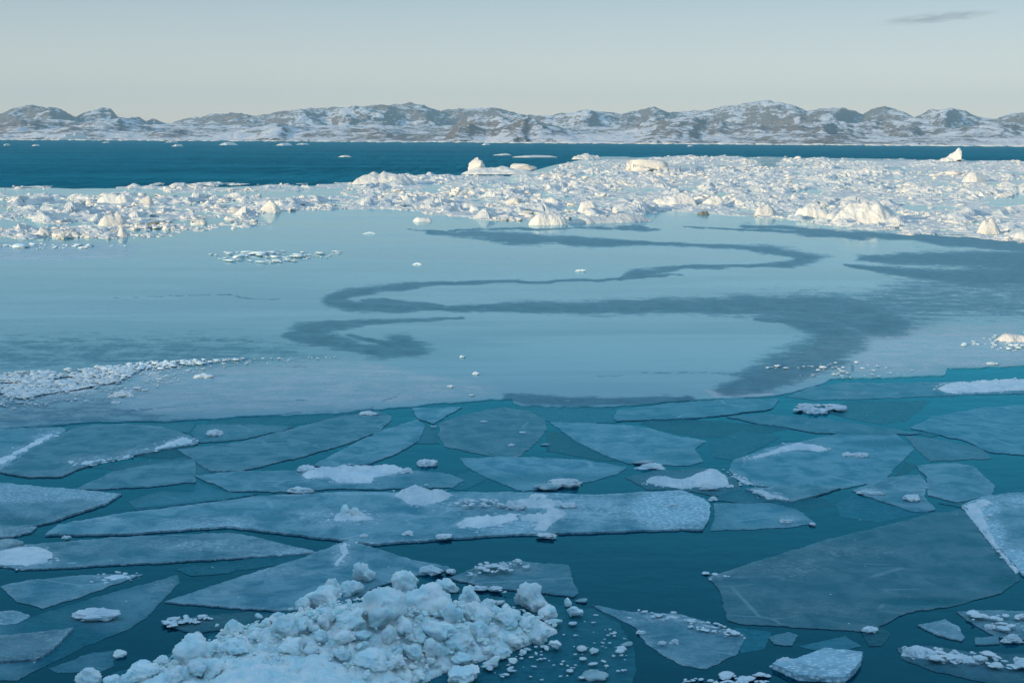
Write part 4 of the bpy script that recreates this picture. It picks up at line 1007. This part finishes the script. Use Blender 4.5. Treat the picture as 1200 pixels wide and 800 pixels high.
# loose pieces lying on floes and in the water:  x, y, half width px, half height px, mesh set, key of what carries it, label
pieces = [
 (143,461,14,3.5,SNOWL,None,'white elongated snow lump at the right tip of the snowy rubble'),
 (136,471,8,1.6,SNOWL,None,'thin white sliver of ice just below the lump at the rubble tip'),
 (240,440,11,2.6,SNOWL,None,'small warm lit ice lump alone on smooth ice right of the snowy rubble'),
 (251,506,9,4.5,SNOWL,'e','upright snow lump on the thin triangular teal floe'),
 (353,572,14,4.5,SNOWL,'j','smooth white lump with a dark underside by the flat snow field'),
 (359,549,10,5,SNOWL,'j','pointed snow lump at the upper left of the flat snow field'),
 (476,551,8,3,SNOWL,'j','small snow lump off the right end of the flat snow field'),
 (500,541,15,4.5,SNOWL,None,'short white ice log afloat in teal water at centre'),
 (433,484,11,2.5,SNOWL,'d','flat white ice piece by the top corner of the long pale floe'),
 (661,564,20,5,SNOWL,'i','tapered white ice wedge at the lower right of the lens shaped floe'),
 (640,569,13,4,CLEARL,'i','dull rounded ice lump left of the tapered wedge'),
 (757,540,16,3.4,CLEARL,'h','flat double ice disc at the right tip of the grey wedge floe'),
 (762,546,17,3.4,SNOWL,None,'low pale ice cake just under the double disc'),
 (630,582,13,5.5,SNOWL,'k','squarish ice cake at the top edge of the longest floe'),
 (605,592,12,5,SNOWL,'k','rounded lump left of the squarish ice cake'),
 (666,591,11,3.5,SNOWL,'k','low lump right of the squarish ice cake'),
 (404,598,7,7,CHIP,'k','upright glassy ice blade on the longest floe'),
 (417,600,8,6.5,CHIP,'k','second upright ice blade, broader and right of the first'),
 (478,624,7,2.5,SNOWL,'k','small oval snow cake near the lower edge of the longest floe'),
 (520,627,12,3,SNOWL,'k','flat snow cake close to the lower edge of the longest floe, left of centre'),
 (427,627,5,2,SNOWL,'k','little snow cake on the longest floe, left of the small oval one'),
 (640,626,12,2.5,SNOWL,'k','overhanging snow lip piece on the lower edge of the longest floe'),
 (789,590,5,2,SNOWL,'k','tiny snow bump on the white frosted end'),
 (833,571,12,3,SNOWL,'al','snow lump in front of the jagged snow ridge'),
 (835,584,6,2.4,SNOWL,None,'tiny white lump in the water off the white frosted end'),
 (1008,532,12,3,SNOWL,'ab','low white snow lump in the middle of the big oval floe'),
 (994,532,7,2.4,SNOWL,'ab','smaller snow lump left of the low one on the big oval floe'),
 (1068,582,10,4.5,SNOWL,'ad','white lump sitting on the triangular floe'),
 (1020,576,14,2.5,SNOWL,'ad','flat white lip piece on the left tip of the triangular floe'),
 (115,719,29,7.5,SNOWL,'p','flat white ice slab with a dark hollow lying on the half sunken teal floe'),
 (8,635,13,7,CLEARL,None,'dark rounded growler in the water at the left frame edge'),
 (955,480,18,4.2,SNOWL,None,'crusty white ice heap in teal water below the long dark floe'),
 (506,667,14,4.5,SNOWL,'r','white snow lump on the right tip of the blue grey triangle'),
 (528,668,6,2.4,SNOWL,'r','small snow lump beyond the tip of the blue grey triangle'),
 (563,687,9,3,SNOWL,'s','left of two white lumps at the front edge of the dark grey sprinkled floe'),
 (581,689,8,3,SNOWL,'s','right of two white lumps at the front edge of the dark grey sprinkled floe'),
 (918,776,15,5.5,SNOWL,None,'oblong white ice loaf touching the clean white wedge'),
 (1068,762,12,5,SNOWL,'x','blocky white lump at the left end of the bottom right floe'),
 (1095,768,10,3.5,SNOWL,'x','medium white lump in the ridge of the bottom right floe'),
 (1120,771,9,3.5,SNOWL,'x','rounded white lump farther right in the ridge of the bottom right floe'),
 (1196,771,8,4,SNOWL,'x','white lump at the right frame edge on the bottom right floe'),
 (1020,737,9,4,SNOWL,'at','frosty cap on the small glassy turquoise scrap'),
 (1185,747,12,4,SNOWL,'y','snow lump on the dim floe at the right edge'),
 (1160,733,8,3,SNOWL,'y','small snow lump on the upper part of the dim right edge floe'),
 (1199,722,9,3,SNOWL,'y','snow piece at the frame edge below the white rimmed floe'),
 (952,613,4,1.8,SNOWL,'ak','tiny white dot of ice at the right tip of the faint sunken floe'),
 (921,609,7,2.8,SNOWL,'ak','snow lump near the right end of the faint sunken floe'),
 (681,317,6,1.4,SNOWL,None,'little warm lit ice lump alone on the far smooth ice'),
 (489,309,5,1.2,SNOWL,None,'tiny warm lit ice lump on smooth ice left of centre'),
 (542,417,4,1.5,SNOWL,None,'tiny pale ice lump in the middle of smooth ice'),
 (558,437,4,1.5,SNOWL,None,'tiny pale ice lump, the lower one of the pair at centre'),
 (528,452,4,1.5,SNOWL,None,'pale speck of ice on the grey frosted ice left of centre'),
 (553,462,3,1.2,SNOWL,None,'pale speck of ice near the floe edge at centre'),
 (98,290,6,1.6,SNOWL,None,'small warm lit ice lump just in front of the left belt'),
 (433,273,7,1.2,SNOWL,None,'small flat ice lump in front of the calm channel'),
 (1163,425,9,1.6,SNOWL,None,'flat orange lit ice lump on the grey ice at right'),
 (600,521,4,1.4,SNOWL,'g','white crumb on the lower part of the rounded centre floe'),
 (612,506,4,1.3,SNOWL,'g','white crumb on the middle of the rounded centre floe'),
 (567,493,4,1.2,SNOWL,'g','white crumb near the top of the rounded centre floe'),
 (640,520,7,2,CLEARL,None,'glassy lump in the water at the right corner of the rounded centre floe'),
 (508,499,5,1.6,CLEARL,None,'dark little ice lump left of the rounded centre floe'),
 (698,789,15,5.5,CLEARL,'t','smooth grey ice lump at the bottom right of the turquoise shelf'),
 (727,760,8,3.5,CHIP,'t','small white lump at the right rim of the turquoise shelf'),
 (736,753,9,4,CLEARL,None,'glassy lump just outside the right rim of the turquoise shelf'),
 (751,739,5,3,SNOWL,'u','snow lump on the left part of the floe beside the heap'),
 (776,753,5,3,SNOWL,'u','snow lump on the front part of the floe beside the heap'),
 (790,751,6,2.6,SNOWL,'u','snow lump on the middle of the floe beside the heap'),
 (683,702,9,3.5,CLEARL,None,'glassy flat lump in dark water right of the sprinkled floe'),
 (140,765,8,4,CHIP,'ap','small white ice chip at the tip of the teal scrap at bottom left'),
 (85,660,9,1.8,CLEARL,None,'thin dim ice shard in the channel below the long frosted floe'),
 (78,628,5,2.2,SNOWL,'k','little snow lump at the left tip of the longest floe'),
]
usedl = set()
for k, (x, y, rw, rh, ms, key, lab) in enumerate(pieces):
    rs = random.Random(k)
    z0 = floes[key][1] if key else (.03 if y < 470 else 0.0)
    g = gp(x, y + rh * .7, z0); kx = g.y / F; a = rw * kx
    dep = max(.35 * a, min(a * .9, rh * kx * 2.2))
    hgt = rh * kx * 1.15
    put(ms[k % len(ms)], 'ice_log' if 'log' in lab else 'ice_lump', (g.x, g.y, z0 + hgt * .25), (a, dep, hgt / .55), rs.uniform(-.25, .25), lab, 'ice lump')

# ------------------------------------------------------------------ the heap of ice blocks
HEAPP = [(60,850),(130,812),(190,782),(262,748),(330,728),(400,712),(470,707),(545,716),(640,732),(655,742),(600,765),(520,790),(440,830),(380,850)]
HG = [tuple(q[:2]) for q in gpn(HEAPP, 0)]
def heap_h(P):
    P = np.atleast_2d(P)
    d = segdist(P, HG); ins = inpoly(P, HG)
    c = np.array(gp(440, 765)[:2]); c2 = np.array(gp(330, 790)[:2])
    pk = .55 * np.exp(-((P[:, 0] - c[0]) / 1.5) ** 2 - ((P[:, 1] - c[1]) / 1.0) ** 2)
    h = np.where(ins, (.42 + pk) * (1 - np.exp(-d / .55)), 0)
    return h * (.8 + .4 * fbm(P[:, 0] * 1.3, P[:, 1] * 1.3, 4, 3))
def build_mound():
    xs = np.linspace(min(q[0] for q in HG) - .1, max(q[0] for q in HG) + .1, 190)
    ys = np.linspace(min(q[1] for q in HG) - .1, max(q[1] for q in HG) + .1, 120)
    X, Y = np.meshgrid(xs, ys); P = np.stack([X.ravel(), Y.ravel()], 1)
    h = heap_h(P); n = fbm(P[:, 0] * 4, P[:, 1] * 4, 9, 5, .65)
    z = np.where(h > .001, .06 + h * .72 + (n - .5) * .40 * np.clip(h * 4, 0, 1), -.2)
    sh = floes['t'][0]
    V = np.stack([P[:, 0], P[:, 1], z], 1) - np.array(sh.location)
    mesh_obj('rubble_mound', V, grid_faces(len(ys), len(xs)), M_block, parent=sh)
build_mound()
def on_heap(px, py, r_px):
    d = ray(px, py); best = None
    ts = np.linspace(20, 34, 420)
    pts = np.array([(d.x * t / d.y, t, H + d.z * t / d.y) for t in ts])
    hh = np.maximum(heap_h(pts[:, :2]) * .8 + .08, .08)
    r = r_px * 28 / F
    gap = pts[:, 2] - (hh + r * .35)
    idx = np.where(gap <= 0)[0]
    i = idx[0] if len(idx) else int(np.argmin(gap))
    j = int(np.argmin(gap))
    return Vector(pts[i]), r_px * pts[i][1] / F

blocks = [  # x, y, r, width factor, height factor, label (None = one of the many)
 (228,762,23,1.05,1,'large squarish ice block at the left end of the heap above dark water'),
 (278,757,16,1.2,.8,'rounded ice block just right of the large squarish block at the left end'),
 (335,735,20,.95,1,'tall rounded ice block in the left half of the heap'),
 (343,757,17,1.1,.8,'smooth ice block under the tall rounded one in the left half'),
 (381,702,17,1.15,.9,'smooth oval ice block high on the left shoulder of the heap'),
 (390,687,10,.9,1.2,'small upright ice block on top of the smooth oval one'),
 (426,672,15,1,1.0,'topmost left ice block standing against the floe behind'),
 (474,682,18,1.1,.9,'top centre ice block crowning the heap'),
 (448,712,27,1.15,1.0,'biggest pale ice block at the centre of the heap'),
 (499,706,27,1.25,.9,'broad snowy ice block right of the biggest pale block'),
 (523,685,13,1.2,.8,'ice block on the right shoulder of the top of the heap'),
 (411,690,13,1,1,'ice block between the smooth oval and the topmost left block'),
 (412,726,15,1.2,.9,'angular ice block below left of the biggest pale block'),
 (550,700,14,1,.9,'bumpy ice block on the right slope of the heap'),
 (573,708,10,1.1,.8,'glassy ice block at the right foot of the heap'),
 (622,702,22,1.0,1.0,'tall pointed ice block standing apart at the right of the heap'),
 (641,717,13,1,.8,'ice block leaning on the foot of the tall pointed one'),
 (673,716,9,1.1,.9,'small double ice block on the shelf right of the tall pointed block'),
 (665,706,5,1,1.2,'smallest upright chip on top of the small double block'),
 (553,716,16,1,1,None),(597,724,15,1.2,.7,'low wide ice block in front of the tall pointed one'),(513,737,18,1.1,.8,'warm grey ice block in the middle of the right slope'),
 (563,740,12,1,1,None),(540,753,15,1.1,.9,'rough ice block at the front of the right slope'),(507,760,13,1,1,'round clear ice block at the front centre of the heap'),
 (455,743,12,.9,1.2,'upright broken ice block below the biggest pale block'),(435,774,17,1.2,.8,'loaf shaped ice block in front of the heap near the bottom'),
 (405,745,13,1.2,.8,None),(483,763,13,1,1,None),(600,750,11,1,.9,'small ice block on the shelf in front of the right slope'),
 (632,746,11,.9,1.1,'cone shaped ice block alone on the turquoise shelf'),(651,755,9,1.2,.6,'flat ice block right of the cone shaped one'),
 (587,765,10,1.1,.7,None),(578,775,10,1.4,.6,None),(543,788,20,1.5,.5,'long low ice block near the bottom edge on the shelf'),
 (104,793,13,1,1,'leftmost ice block at the bottom edge'),(133,798,11,1.1,.8,'ice block right of the leftmost one at the bottom edge'),(167,786,17,1.3,.8,'wide ice block at the bottom left foot of the heap'),
 (232,782,16,1,.9,None),(313,730,10,1,1,None),(273,738,11,1,1,None),(363,733,9,.8,1.2,'slim ice block right of the tall rounded one'),(383,727,12,1,1,None),
 (355,708,10,1,1,None),(303,722,5,1,1,None),(365,760,10,1,1,None),(296,745,9,1,1,None),(375,745,10,1,1,None),(425,745,9,1,1,None),(470,735,12,1,1,None),(490,745,11,1,1,None),(530,720,14,1,1,None),(565,722,12,1,1,None),(540,770,10,1.3,.7,None),(465,775,11,1,1,None),(400,765,12,1,1,None),(190,775,10,1,1,None),(205,790,11,1,1,None),(250,785,12,1,1,None),(615,730,10,1.2,.8,None),(650,728,8,1.2,.7,None),(583,716,9,1,1,None),(150,795,9,1,1,None)]
rs = random.Random(77)
SH = 'pale ice block buried among its neighbours in the heap at the bottom of the view'
SH2 = 'small ice chunk filling the gaps between blocks of the heap'
for k, (x, y, r, wf, hf, lab) in enumerate(blocks):
    p, rm = on_heap(x, y, r)
    ms = BLOCK if r > 9 else CHIP
    o = put(ms[k % len(ms)], 'ice_block', p, (rm * wf * .98, rm * .95, rm * hf * 1.12), rs.uniform(0, 6.28), lab or SH, 'ice block', 'blocks of the ice heap', rx=rs.uniform(-.3, .3), ry=rs.uniform(-.3, .3))
# big snowy slab at the front
fs = mound([(228,822),(240,800),(262,786),(300,778),(350,776),(400,782),(422,800),(420,835),(400,860),(240,860)], .34, M_block, 'snow_slab', None, z0=.10, base_under=.5, seed=19, rise=.2, grid=2.4, rough=.5, nf=2.8, crumbs=60)
tag(fs, 'big smooth snowy slab with a cracked front at the bottom edge of the heap', 'ice slab')
n = 0; tries = 0
placed = [(b[0], b[1], b[2]) for b in blocks]
while n < 205 and tries < 20000:
    tries += 1
    c = (rs.uniform(95, 680), rs.uniform(672, 812))
    P = np.array([c])
    g = gp(*c); h = float(heap_h(np.array([[g.x, g.y]]))[0])
    edge = segdist(np.array([[g.x, g.y]]), HG)[0]
    if h <= 0.02 and (edge > .55 or c[0] > 650 or rs.random() < .6): continue
    if 236 < c[0] < 415 and c[1] > 774: continue
    s = rs.uniform(.035, .11) * (1.6 if rs.random() < .12 else 1) * (.6 if h <= .02 else 1)
    zz = .08 + h * .8
    put((CHIP if n % 3 else BLOCK)[n % 8], 'ice_block', (g.x, g.y, zz + s * .35), (s * rs.uniform(.8, 1.6), s * rs.uniform(.8, 1.2), s * rs.uniform(.55, 1.2)), rs.uniform(0, 6.28), SH2, 'ice chunk', 'small chunks of the ice heap', rx=rs.uniform(-.5, .5), ry=rs.uniform(-.5, .5))
    n += 1
def heap_crumbs():
    r2 = np.random.RandomState(8); M = Merge(); arrs = [mesh_arrays(m_) for m_ in LOW]
    for k in range(1800):
        x = r2.uniform(90, 690); y = r2.uniform(690, 810); g = gp(x, y); P = np.array([[g.x, g.y]])
        h = float(heap_h(P)[0]); e = segdist(P, HG)[0]
        if h <= .01: continue
        s = r2.uniform(.015, .05)
        M.add(arrs[r2.randint(8)], (g.x, g.y, .09 + h * .85 + r2.uniform(0, .05)), (s, s, s * .9), r2.uniform(0, 6.3))
    tag(M.build('heap_crumbs', M_block), kind='stuff')
heap_crumbs()

# ------------------------------------------------------------------ air
def box_mesh(name, x0, x1, y0, y1, z0, z1, mat):
    V = [(x0,y0,z0),(x1,y0,z0),(x1,y1,z0),(x0,y1,z0),(x0,y0,z1),(x1,y0,z1),(x1,y1,z1),(x0,y1,z1)]
    Fc = [(0,3,2,1),(4,5,6,7),(0,1,5,4),(1,2,6,5),(2,3,7,6),(3,0,4,7)]
    return mesh_obj(name, V, Fc, mat, smooth=False)
mh = bpy.data.materials.new('haze'); mh.use_nodes = True
mh.node_tree.nodes.clear()
pv = mh.node_tree.nodes.new('ShaderNodeVolumePrincipled'); mo = mh.node_tree.nodes.new('ShaderNodeOutputMaterial')
pv.inputs['Color'].default_value = (0.42, 0.76, 1.0, 1); pv.inputs['Density'].default_value = 0.00011; pv.inputs['Anisotropy'].default_value = 0.0
mh.node_tree.links.new(pv.outputs[0], mo.inputs['Volume'])
tag(box_mesh('haze', -6500, 6500, -700, 7400, -9, 230, mh), kind='stuff')
# small flat cloud high on the right
mc = bpy.data.materials.new('cloud'); mc.use_nodes = True; mc.node_tree.nodes.clear(); g = N(mc.node_tree)
pv = g.node('ShaderNodeVolumePrincipled'); mo = g.node('ShaderNodeOutputMaterial'); tc = g.obj()
ln = g.node('ShaderNodeVectorMath', operation='LENGTH'); g.link(tc, ln.inputs[0])
nn = g.noise(g.mapv(tc, (2.0, 1, 1)), 2.2, 4, .6)
de = g.math('MULTIPLY', g.ramp(ln.outputs['Value'], 1.0, .2), g.ramp(nn, .38, .62))
g.link(g.math('MULTIPLY', de, 0.0027), pv.inputs['Density']); pv.inputs['Color'].default_value = (.45, .52, .62, 1)
g.link(pv.outputs[0], mo.inputs['Volume'])
bm = bmesh.new(); bmesh.ops.create_icosphere(bm, subdivisions=4, radius=1.0); me = bpy.data.meshes.new('cloud'); bm.to_mesh(me); bm.free(); me.materials.append(mc)
o = bpy.data.objects.new('cloud', me); C.objects.link(o)
d = ray(1098, 21); o.location = Vector((d.x, d.y, d.z)) * (12000 / d.y) + Vector((0, 0, H)); o.scale = (600, 500, 48); o.rotation_euler = (0, -.085, 0)
tag(o, kind='structure')

# ------------------------------------------------------------------ labels of the repeats, told by the named thing nearest to each
NTH = ['closest', 'second closest', 'third closest', 'fourth closest', 'fifth closest', 'sixth closest', 'seventh closest', 'eighth closest', 'ninth closest', 'tenth closest', 'eleventh closest', 'twelfth closest', 'thirteenth closest', 'fourteenth closest', 'fifteenth closest', 'sixteenth closest', 'seventeenth closest', 'eighteenth closest', 'nineteenth closest', 'twentieth closest']
def scr(v):
    q = CM.to_3x3().transposed() @ (Vector(v) - Vector((0, 0, H))); return (600 - q.x / q.z * F, 400 + q.y / q.z * F)
def name_repeats(objs, marks, what):
    bins = {}
    for o in objs:
        x, y = scr(o.location)
        k = min(range(len(marks)), key=lambda i: math.hypot(marks[i][0] - x, (marks[i][1] - y) * 2))
        dx, dy = x - marks[k][0], (y - marks[k][1]) * 2.5
        side = ('left of' if dx < 0 else 'right of') if abs(dx) > abs(dy) else ('behind' if dy < 0 else 'in front of')
        bins.setdefault((k, side), []).append((math.hypot(dx, dy), o))
    for (k, side), L in bins.items():
        L.sort(key=lambda q: q[0])
        for j, (_, o) in enumerate(L):
            o['label'] = '%s %s %s %s' % (NTH[min(j, 19)], what, side, marks[k][2])
MARKS = [(559,193,'the rounded ice tower'),(760,195,'the flat topped iceberg'),(1116,183,'the leaning ice pinnacle'),(688,183,'the low iceberg at the belt corner'),(450,207,'the broad hummock at the narrow strip'),(640,252,'the bright pointed hummock'),
 (690,240,'the domed white hummock'),(790,234,'the wide cream ridge'),(835,235,'the square cream lump'),(898,247,'the steep white hummock'),(1020,248,'the largest cream ridge'),(955,248,'the hummock touching the largest ridge'),(1162,266,'the white peaked hummock'),
 (1143,208,'the smooth cream dome'),(170,235,'the upright white block'),(132,234,'the ragged white ridge'),(130,258,'the rounded hummock in the left belt'),(230,260,'the small square ice block'),(142,273,'the yellowish front lump'),(48,272,'the cream rounded front lump'),
 (180,262,'the dark greenish lump'),(824,249,'the dark brownish lump'),(312,243,'the hummock over calm water')]
name_repeats([o for o in C.objects if o.get('category') == 'drift ice'], MARKS, 'white drift ice lump')
HM = [(228,755,'the large squarish block'),(335,730,'the tall rounded block'),(381,700,'the smooth oval block'),(426,670,'the topmost left block'),(474,680,'the top centre block'),(448,708,'the biggest pale block'),(499,704,'the broad snowy block'),(550,700,'the bumpy block'),
 (622,700,'the tall pointed block'),(513,737,'the warm grey block'),(632,746,'the cone shaped block'),(435,774,'the loaf shaped block'),(167,786,'the wide bottom left block'),(104,793,'the leftmost block'),(543,788,'the long low block'),(320,770,'the smooth snowy slab'),(412,726,'the angular block'),(507,760,'the round clear block')]
name_repeats([o for o in C.objects if o.get('category') == 'ice block' and o['label'] == SH], HM, 'pale middling ice block')
name_repeats([o for o in C.objects if o.get('category') == 'ice chunk'], HM, 'small ice chunk')
